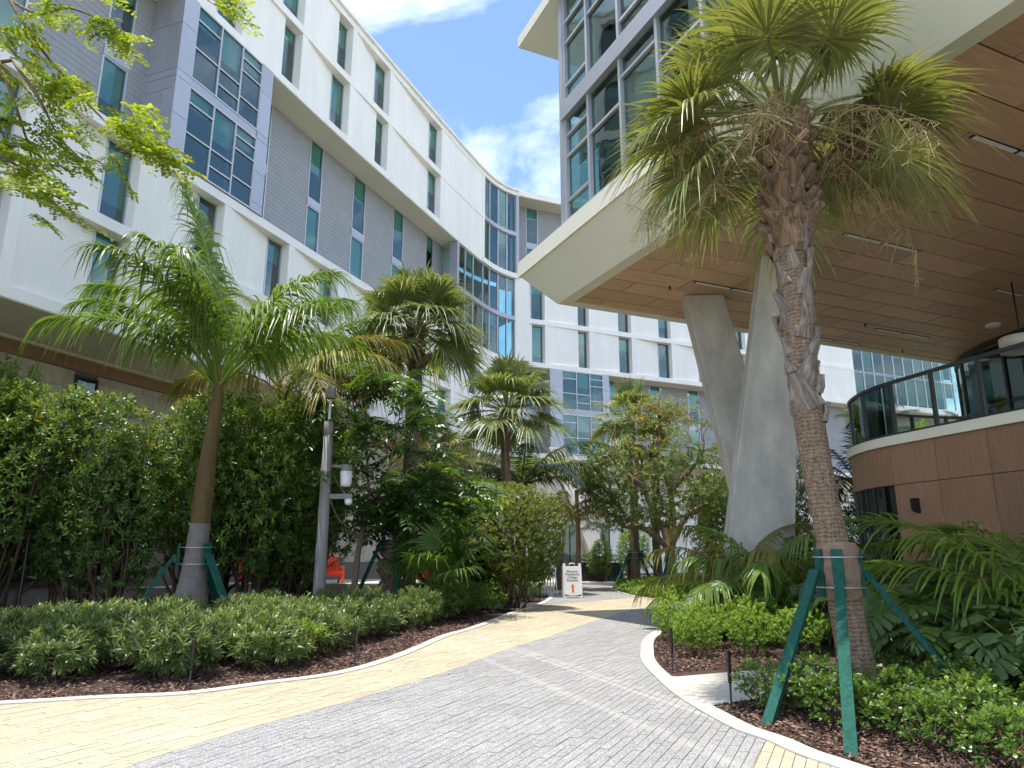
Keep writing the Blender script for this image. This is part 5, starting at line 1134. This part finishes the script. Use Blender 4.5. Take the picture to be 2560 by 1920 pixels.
# leafy tree with big pinnate leaves, beside the lamp post
def pinnate_leaf(seed, L=.85, nl=8, ll=.22, wl=.085, droop=.3, tpl=T7, rb=.5):
    g = np.random.default_rng(seed); mb = MB(); q = np.linspace(0, 1, 8); P = np.stack([q * L, 0 * q, .10 * L * np.sin(q * 2.5) - droop * L * q ** 2], 1)
    mb.tube(P, np.linspace(.006, .003, 8), 4, rnd=.8, cap=False)
    f = np.linspace(.14, .98, nl)
    for sg in (-1, 1):
        B = np.stack([np.interp(f, q, P[:, i]) for i in range(3)], 1); D = np.stack([np.full(nl, .55), np.full(nl, sg * 1.0), -.35 + g.normal(0, .12, nl)], 1)
        put(mb, B, D, np.tile([0, 0, 1.], (nl, 1)) + g.normal(0, .15, (nl, 3)), ll * g.uniform(.8, 1.1, nl), wl, tpl, np.clip(rb + g.normal(0, .08, nl), 0, 1))
    put(mb, P[-1:], np.array([[1., 0, -.3]]), np.array([[0, 0, 1.]]), np.array([ll]), np.array([wl]), tpl, np.array([rb + .1]))
    return mb
PL_ = [pinnate_leaf(800 + q, rb=(.35, .4, .55, .9)[q]).mesh('leaf') for q in range(4)]
TB = at(878, 1540, 17.6); t = thing('pinnate_leaf_tree', 'young tree with large dark glossy pinnate leaves right of the lamp post', 'tree', (TB.x, TB.y, 0)); g = np.random.default_rng(52)
tr = MB(); tr.tube(smooth([(0, 0, -.1), (.05, 0, .9), (.12, 0, 1.7), (.3, .1, 2.6)], 6), np.linspace(.085, .055, 19), 10)
limbs = [smooth(L_, 5) for L_ in ([(.3, .1, 2.6), (.2, .1, 3.6), (.1, 0, 4.6), (-.1, 0, 5.6)], [(.3, .1, 2.6), (.7, 0, 3.3), (.9, -.1, 4.3), (1.0, 0, 5.0)], [(.12, 0, 1.7), (.7, -.1, 2.2), (1.4, -.2, 2.6), (2.1, -.2, 2.9)], [(.2, 0, 2.3), (-.4, 0, 3.0), (-.9, 0, 3.9), (-1.1, 0, 4.6)], [(.3, .1, 2.7), (.8, -.3, 3.0), (1.5, -.4, 3.6)], [(.12, 0, 1.8), (-.3, -.3, 2.2), (-.6, -.4, 2.8)])]
for P in limbs: tr.tube(P, np.linspace(.045, .012, len(P)), 7, cap=False)
build('trunk', tr, M['bark_gumbo'], t); LP = np.concatenate(limbs); k = 0; bm = MB()
ends = []
for i in range(64):
    d = unit(g.normal(0, 1, 3)); c = np.array([.35 + d[0] * 1.5, d[1] * 1.0, 4.0 + d[2] * 1.9])
    if g.random() < .28: c = np.array([1.7, -.2, 2.75]) + g.normal(0, (.55, .35, .35))
    j = np.argmin(np.linalg.norm(LP - c, axis=1)); connect(bm, LP[j], c, .014, .006, g, 5, .06, 5); ends.append(c)
for c in ends:
    for q in range(6):
        az = g.uniform(0, 6.28) if c[0] < 1.5 else g.normal(-.2, .9); hi = c[2] > 5.0 or c[0] > 1.6
        link('leaf', PL_[3 if (hi and q % 2) else k % 3], M['lf_tree'], t, loc=c + g.normal(0, .06, 3), rot=(g.uniform(-.5, .5), g.uniform(-.45, .5), az), scale=g.uniform(.75, 1.2)); k += 1
build('branches', bm, M['bark_gumbo'], t, kind='stuff')
# overhanging branch, upper left: its tree stands left of the view
LS = [pinnate_leaf(900 + q, .27, 8, .062, .032, .5, TO, .5).mesh('leaf_spray') for q in range(3)]
def twig(seed):
    g = np.random.default_rng(seed); mb = MB(); P0 = np.array([0, 0, 0.]); d = np.array([1, 0, -.25]); q = np.linspace(0, 1, 6); P = np.stack([q * .55, .04 * np.sin(q * 3), -.25 * q ** 1.6 * .55], 1); mb.tube(P, np.linspace(.006, .002, 6), 4, rnd=.1, cap=False)
    for i in range(9):
        f = (i + 1) / 9; b = np.array([np.interp(f, q, P[:, a]) for a in range(3)]); az = (1 if i % 2 else -1) * g.uniform(.5, 1.2); dr = np.array([math.cos(az), math.sin(az), g.uniform(-.6, -.1)]); l = g.uniform(.16, .26); nl = 5; fq = np.linspace(.2, 1, nl); B = b + dr * (fq * l)[:, None]; B[:, 2] -= .12 * l * fq ** 2
        mb.tube([b, B[-1]], [.002, .001], 3, rnd=.3, cap=False); sd = unit(np.cross(dr, [0, 0, 1.])); r = np.clip(.5 + g.normal(0, .2), 0, 1)
        for sg in (-1, 1):
            put(mb, B, dr[None] * .35 + sd[None] * sg + g.normal(0, .15, (nl, 3)) + [0, 0, -.1], np.tile([0, 0, 1.], (nl, 1)) + g.normal(0, .35, (nl, 3)), .082 * g.uniform(.75, 1.15, nl), .052, TO, np.clip(r + g.normal(0, .1, nl), 0, 1))
    return mb
TW = [twig(920 + q).mesh('leaf_spray') for q in range(4)]
t = thing('overhanging_tree', 'tree leaning in from the left whose pale lime branches hang across the upper left corner', 'tree', (-11.2, 8.4, 0)); base = Vector(t.location); g = np.random.default_rng(61)
tr = MB(); tr.tube(smooth([(0, 0, -.1), (.1, .2, 2.5), (.4, .5, 5), (.9, .9, 7.5), (1.2, 1.2, 9)], 6), np.linspace(.2, .1, 25), 10); build('trunk', tr, M['bark_gumbo'], t)
bm = MB(); brs = []
for pts in ([(-60, -150), (60, 60), (150, 180), (260, 300), (330, 345), (400, 395)], [(-40, 60), (30, 240), (70, 360), (95, 460), (120, 500)], [(-60, -60), (80, 30), (170, 20), (250, 50), (300, 90)], [(30, 150), (100, 250), (140, 330), (200, 400)], [(-60, 200), (-10, 300), (30, 390), (40, 460)], [(-60, 0), (0, 90), (60, 160), (110, 230)], [(-80, -200), (200, -120), (420, -60), (540, 15)], [(-40, 330), (20, 400), (60, 420)]):
    P = smooth([at(u, v, 9.7 + .3 * g.normal()) - base for u, v in pts], 5); brs.append(P)
    st_ = np.array([.9, .9, 7.5]); q = connect(MB(), st_, P[0], .06, .03, g, 6, .05, 7); Q = np.concatenate([q[:-1], P])
    build('branch', MB().tube(Q, np.concatenate([np.linspace(.06, .03, 5), np.linspace(.03, .006, len(P))]), 6), M['bark_gumbo'], t)
for b_i, P in enumerate(brs):
    n = int(len(P) * (.85 if b_i not in (6,) else .3))
    for i in range(n):
        f = g.uniform(.22 if b_i != 6 else .7, 1) * (len(P) - 1); a = int(f); p = P[a] + g.normal(0, .12, 3)
        link('leaf_spray', TW[i % 4], M['lf_branch'], t, loc=p, rot=(g.uniform(-.5, .5), g.uniform(-.2, .7), g.uniform(-1.9, 1.3)), scale=g.uniform(.7, 1.15))

# ------------------------------------------------------------------ mulch chips
def chips(name, pts):
    g = np.random.default_rng(5); n = len(pts); mb = MB(); az = g.uniform(0, 6.28, n); tilt = g.normal(0, .25, n)
    D = np.stack([np.cos(az) * np.cos(tilt), np.sin(az) * np.cos(tilt), np.sin(tilt)], 1)
    put(mb, pts, D, np.tile([0, 0, 1.], (n, 1)) + g.normal(0, .35, (n, 3)), g.uniform(.025, .085, n), g.uniform(.012, .03, n), T4, g.random(n))
    o = build(name, mb, M['chip'], kind='stuff'); o['label'] = 'brown bark mulch chips strewn over the planting beds'; o['category'] = 'mulch'
g = np.random.default_rng(8)
n = 26000; ss = g.uniform(s_start - 1, s_start + 15, n); of = .01 + 2.4 * g.random(n) ** 1.6
ix = np.clip(np.searchsorted(K1L, ss), 1, len(K1) - 1); tn = unit(np.gradient(K1, axis=0)); A = np.stack([np.interp(ss, K1L, K1[:, 0]), np.interp(ss, K1L, K1[:, 1])], 1)
A = A + np.stack([-tn[ix, 1], tn[ix, 0]], 1) * (of + .17)[:, None]
q = g.uniform((1.9, 4.8), (5.6, 9.6), (26000, 2)); d2, _, _ = sdist(q, K2); q = q[d2 < -.22]
q2 = g.uniform((1.9, 9.5), (4.0, 14.5), (9000, 2)); d2, _, _ = sdist(q2, K2); q2 = q2[(d2 < -.22)]
q2 = q2[q2[:, 1] > 9.75 + (q2[:, 0] - 1.9) * .42]
wl_ = lambda P: (P[:, 1] > 7.62 + (P[:, 0] - 1.9) * .62) & (P[:, 1] < 9.6 + (P[:, 0] - 1.9) * .45)
q = q[~wl_(q)]
AL = np.concatenate([A, q, q2]); chips('mulch_chips', np.c_[AL, -.012 + g.uniform(0, .02, len(AL))])
# stray leaves and bits on the paving
n = 260; P = np.stack([g.uniform(-5, 4, n), g.uniform(5.6, 22, n)], 1); d1, _, _ = sdist(P, K1); d2, _, _ = sdist(P, K2); P = P[(d1 < -.02) & (d2 > .02)]
mb = MB(); az = g.uniform(0, 6.28, len(P)); put(mb, np.c_[P, np.full(len(P), .004)], np.stack([np.cos(az), np.sin(az), 0 * az], 1), np.tile([0, 0, 1.], (len(P), 1)), g.uniform(.015, .05, len(P)), .012, T4, g.random(len(P)))
o = build('leaf_litter', mb, M['chip'], kind='stuff'); o['label'] = 'stray dry leaf bits on the paving'; o['category'] = 'leaf litter'

# ================================================================== things of the place
# lamp post with camera arm
LB = at(793, 1560, 16.3); t = thing('lamp_post', 'silver grey lamp post with clear lantern top, camera arm and white sensor', 'lamp post', (LB.x, LB.y, 0))
build('pole', MB().lathe([(.135, -.05), (.135, .5), (.105, 4.15), (.0, 4.15)], 24), M['pole'], t)
build('cover_plate', MB().box((-.0, -.132, .42), (.1, .02, .22)), M['pole'], t)
build('collar', MB().lathe([(.112, 4.15), (.115, 4.152), (.115, 4.42), (.0, 4.42)], 24), M['pole'], t)
build('lantern_glass', MB().lathe([(.098, 4.42), (.098, 4.98)], 24), M['clear'], t); build('lamp_tube', MB().lathe([(.03, 4.42), (.03, 4.95), (0, 4.96)], 12), M['lampwhite'], t)
for a in (100, 220, 340): build('lantern_rod', MB().tube([(.1 * math.cos(R(a)), .1 * math.sin(R(a)), 4.42), (.1 * math.cos(R(a)), .1 * math.sin(R(a)), 4.98)], .012, 6), M['black'], t)
build('cap', MB().lathe([(.112, 4.98), (.118, 4.985), (.118, 5.24), (.11, 5.26), (0, 5.26)], 24), M['pole'], t)
build('arm', MB().box((.34, 0, 2.72), (.56, .07, .11)), M['pole'], t); build('dome_camera', MB().lathe([(.0, 2.52), (.06, 2.53), (.085, 2.58), (.085, 2.66), (.0, 2.66)], 16, (.54, 0)), M['white'], t)
build('sensor_cup', MB().lathe([(.0, 2.93), (.10, 2.94), (.125, 3.0), (.135, 3.28), (.0, 3.28)], 20, (.46, 0)), M['white'], t)
build('sensor_cap', MB().lathe([(.12, 3.282), (.125, 3.3), (.125, 3.43), (.0, 3.44)], 20, (.46, 0)), M['pole'], t); build('sensor_arm', MB().beam((.1, 0, 3.4), (.36, 0, 3.4), .06, .06), M['pole'], t)
# sandwich board sign
t = thing('sandwich_board', 'white A-frame sign with four lines of lettering and an orange arrow on the paving', 'sign', (2.02, 25.1, 0), R(4))
def board(sgn, nm):
    o = build(nm, MB().box((0, 0, 0), (.62, .03, 1.0)), M['white'], t, loc=(0, sgn * .17, .53), rot=(R(-sgn * -9) * -1 if False else R(9 * sgn), 0, 0)); return o
fr0 = board(-1, 'front_panel'); bk0 = board(1, 'back_panel')
def onp(nm, mb, mat): o = build(nm, mb, M[mat], fr0); return o
for x in (-.265, .265): onp('shoulder', MB().box((x, 0, .55), (.09, .035, .1)), 'white')
onp('handle', MB().tube([(-.085, 0, .5), (-.085, 0, .585), (-.06, 0, .6), (.06, 0, .6), (.085, 0, .585), (.085, 0, .5)], .016, 8), 'white')
for x in (-.3, .3): onp('side_rail', MB().box((x, -.008, -.02), (.03, .035, .98)), 'white')
for x in (-.27, .27): onp('foot', MB().box((x, 0, -.515), (.07, .05, .03)), 'white')
def plate(nm, poly, mat, y=-.0185):
    return onp(nm, MB().add([(x, y, z) for x, z in poly], [tuple(range(len(poly)))]), mat)
plate('arrow', [(-.035, -.36), (.035, -.36), (.035, -.16), (.07, -.16), (0, -.08), (-.07, -.16), (-.035, -.16)], 'signorange')
sw = [(-.28, -.385)] + [(x, -.405 - .05 * math.cos(x / .28 * 1.5)) for x in np.linspace(-.27, .27, 15)] + [(.28, -.37), (.28, -.47), (-.28, -.47)]
plate('green_swoosh', sw, 'signgreen')
for i, word in enumerate(('Biscayne', 'Residential', 'College', 'Entrance')):
    cu = bpy.data.curves.new('lettering', 'FONT'); cu.body = word; cu.size = .108; cu.align_x = 'CENTER'; cu.offset = .0012
    tmp = bpy.data.objects.new('tmp', cu); COL.objects.link(tmp); dg = bpy.context.evaluated_depsgraph_get(); me = bpy.data.meshes.new_from_object(tmp.evaluated_get(dg)); bpy.data.objects.remove(tmp)
    me.name = 'lettering'; me.materials.clear(); link('lettering', me, M['signtext'], fr0, loc=(0, -.0185, .30 - i * .098), rot=(R(90), 0, 0))
# stake lights
def stake_light(loc, lab, h=.55):
    t = thing('path_light', lab, 'path light', loc, group='black path lights on stakes'); build('stake', MB().lathe([(.011, -.1), (.011, h * .5), (0, h * .5)], 8), M['steel'] if h < .3 else M['black'], t)
    build('body', MB().lathe([(.016, h * .42), (.021, h * .43), (.021, h * .96), (.024, h * .965), (.024, h), (0, h)], 12), M['black'], t)
for x, y, l in ((-3.63, 8.62, 'thin black path light in front of the lance leaved shrubs at left'), (-2.12, 10.25, 'thin black path light by the kerb, second along the left bed'), (2.1, 9.95, 'thin black path light at the tip of the lime shrub bed'), (2.2, 7.72, 'thin black path light in mulch left of the braced palm'), (.45, 22.4, 'thin black path light left of the sign'), (4.75, 31.4, 'thin black path light at the far left tip of the island'), (4.98, 24.2, 'thin black path light at the near tip of the island'), (3.35, 16.6, 'thin black path light where canopy shade crosses the paving')): stake_light((x, y, -.02), l)
# orange garden chairs on the terrace behind a low stone wall
def chair(loc, rz, lab):
    t = thing('garden_chair', lab, 'chair', loc, rz, 'orange garden chairs on the terrace')
    for i in range(5): build('seat_slat', MB().beam((-.28, -.25 + i * .11, .38 - i * .035), (.28, -.25 + i * .11, .38 - i * .035), .1, .02), M['orange'], t)
    for i in range(5): build('back_slat', MB().beam((-.24 + i * .12, .25, .24), (-.26 + i * .13, .52, .98 - abs(i - 2) * .045), .115, .02, up=(0, 1, 0)), M['orange'], t)
    for x in (-.33, .33):
        build('arm_rest', MB().box((x, .0, .55), (.12, .72, .025)), M['orange'], t); build('leg', MB().box((x, -.3, .27), (.09, .05, .54)), M['orange'], t); build('leg', MB().beam((x * .95, .45, 0), (x * .95, -.28, .36), .05, .09), M['orange'], t)
    return t
for u, v, y, rz, l in ((1035, 1470, 26.2, R(12), 'orange garden chair facing left of the shaggy palm, upright back in full view'), (1100, 1472, 25.4, R(-38), 'orange garden chair turned sideways behind the palmetto fans'), (828, 1470, 26.5, R(25), 'orange garden chair seen between lamp post and stakes'), (765, 1468, 26.0, R(-20), 'orange garden chair half hidden behind the hedge left of the lamp post'), (620, 1490, 24, R(40), 'orange garden chair glimpsed low through the hedge right of the royal palm')):
    p = at(u, v, y); chair((p.x, p.y, .42), rz, l)
tw = thing('seat_wall', 'low pale stone block wall with smooth cap round the chair terrace', 'wall', (-4, 24.3, 0))
wl = smooth([(-10, 23.0), (-7.5, 23.6), (-4.5, 24.2), (-2, 24.0), (-.9, 24.8)], 6)
build('core', sweepxy(MB(), wl, .04, .3, 0, .42), M['joint'], tw, world=True); build('cap', sweepxy(MB(), wl, -.03, .36, .42, .5), M['kerb'], tw, world=True)
wq = np.concatenate([[0], np.cumsum(np.hypot(*np.diff(wl, axis=0).T))])
for rI in range(2):
    s_ = .3 * (rI % 2)
    while s_ < wq[-1] - .7:
        ss = np.linspace(s_ + .006, s_ + .6 - .006, 3); seg = np.stack([np.interp(ss, wq, wl[:, 0]), np.interp(ss, wq, wl[:, 1])], 1)
        build('block', sweepxy(MB(), seg, 0, .05, rI * .21 + .005, rI * .21 + .205), M['stone'], tw, world=True); s_ += .6
structure('terrace', MB().add([(-12, 23.2, .40), (-4.5, 24.4, .40), (-1.1, 24.9, .40), (-2, 30, .40), (-6, 31, .40), (-11, 27, .40)], [(0, 1, 2, 3, 4, 5)]), M['walk'])
# white bench of curved slats
p = at(1345, 1500, 26.5); t = thing('slat_bench', 'white bench of curved tubular slats behind the rounded shrub left of the sign', 'bench', (p.x, p.y, 0), R(20))
for i in range(11): build('slat', MB().tube(smooth([(i * .11 - .55, -.42, .02), (i * .11 - .55, -.36, .5), (i * .11 - .5, -.15, .86), (i * .11 - .46, .12, .92), (i * .11 - .46, .32, .6), (i * .11 - .46, .4, .02)], 4), .024, 7), M['whitepaint'], t)
for y, z in ((-.4, .12), (.39, .12)): build('rail', MB().beam((-.6, y, z), (.66, y, z), .03, .03), M['whitepaint'], t)
# black planter far back, burgundy bin
t = thing('planter', 'long black planter box with clipped dark plants before the pale wall', 'planter', (4.6, 39.6, 0)); build('box', MB().prism([(-1.2, -.35), (1.3, -.35), (1.3, .35), (-1.2, .35)], 0, .95), M['black'], t)
link('planting', GC[0][0].copy(), None, t, loc=(-.5, 0, .9), scale=1.0); link('planting', GC[1][0].copy(), None, t, loc=(.6, 0, .9), scale=1.0)
p = at(1583, 1455, 36); t = thing('litter_bin', 'dark burgundy litter bin behind the green stakes', 'bin', (p.x, p.y, 0)); build('body', MB().box((0, 0, .5), (.5, .5, 1.0)), M['burgundy'], t); build('lid', MB().box((0, 0, 1.06), (.56, .56, .12)), M['black'], t)
# chain link fence and sheeted frame behind the hedge, far left
A_, B_ = Vector((-13.6, 13.9, 0)), Vector((-9.9, 15.0, 0)); t = thing('chain_link_fence', 'black chain link fence behind the hedge at the left edge', 'fence', A_); dv_ = B_ - A_; Lf = dv_.length; dv_.normalize()
for i in range(4): build('post', MB().tube([dv_ * (Lf * i / 3), dv_ * (Lf * i / 3) + Vector((0, 0, 1.85))], .03, 8), M['black'], t)
build('top_rail', MB().tube([Vector((0, 0, 1.8)), dv_ * Lf + Vector((0, 0, 1.8))], .022, 7), M['black'], t)
wm = MB(); pitch = .055
for sgn in (-1, 1):
    for k in np.arange(-1.8, Lf, pitch):
        x0, z0, x1, z1 = (k, .05, k + 1.7, 1.75) if sgn > 0 else (k, 1.75, k + 1.7, .05)
        def cut(x): return z0 + (x - x0) * (z1 - z0) / 1.7
        a, b_ = max(x0, 0), min(x1, Lf)
        if b_ - a > .05: wm.tube([dv_ * a + Vector((0, 0, cut(a))), dv_ * b_ + Vector((0, 0, cut(b_)))], .0028, 3, cap=False, smooth=False)
build('wire_mesh', wm, M['black'], t, kind='stuff')
t = thing('utility_cabinet', 'pale green utility cabinet with black base seen through the fence', 'cabinet', (-11.9, 15.2, 0), R(20)); build('body', MB().box((0, 0, 1.2), (1.5, .5, 1.1)), M['palegreen'], t); build('base', MB().box((0, 0, .32), (1.56, .56, .64)), M['black'], t); build('door_seam', MB().box((0, -.253, 1.2), (.012, .006, 1.0)), M['black'], t)
# ------------------------------------------------------------------ labels of look-alikes: by their order across the view
ORD = 'first second third fourth fifth sixth seventh eighth ninth tenth eleventh twelfth thirteenth fourteenth fifteenth sixteenth seventeenth eighteenth nineteenth twentieth twenty-first twenty-second twenty-third twenty-fourth twenty-fifth twenty-sixth twenty-seventh twenty-eighth twenty-ninth thirtieth'.split()
def view_u(o): return o.location.x / max(.5, o.location.y * .9736 - .3)
fam = {}
for o in list(COL.objects):
    if o.parent is None and 'label' in o and 'group' in o: fam.setdefault(o['label'], []).append(o)
for lab, os_ in fam.items():
    if len(os_) < 2: continue
    os_.sort(key=view_u)
    for i, o in enumerate(os_):
        if i < len(ORD): o['label'] = lab + ', ' + ORD[i] + ' from left'
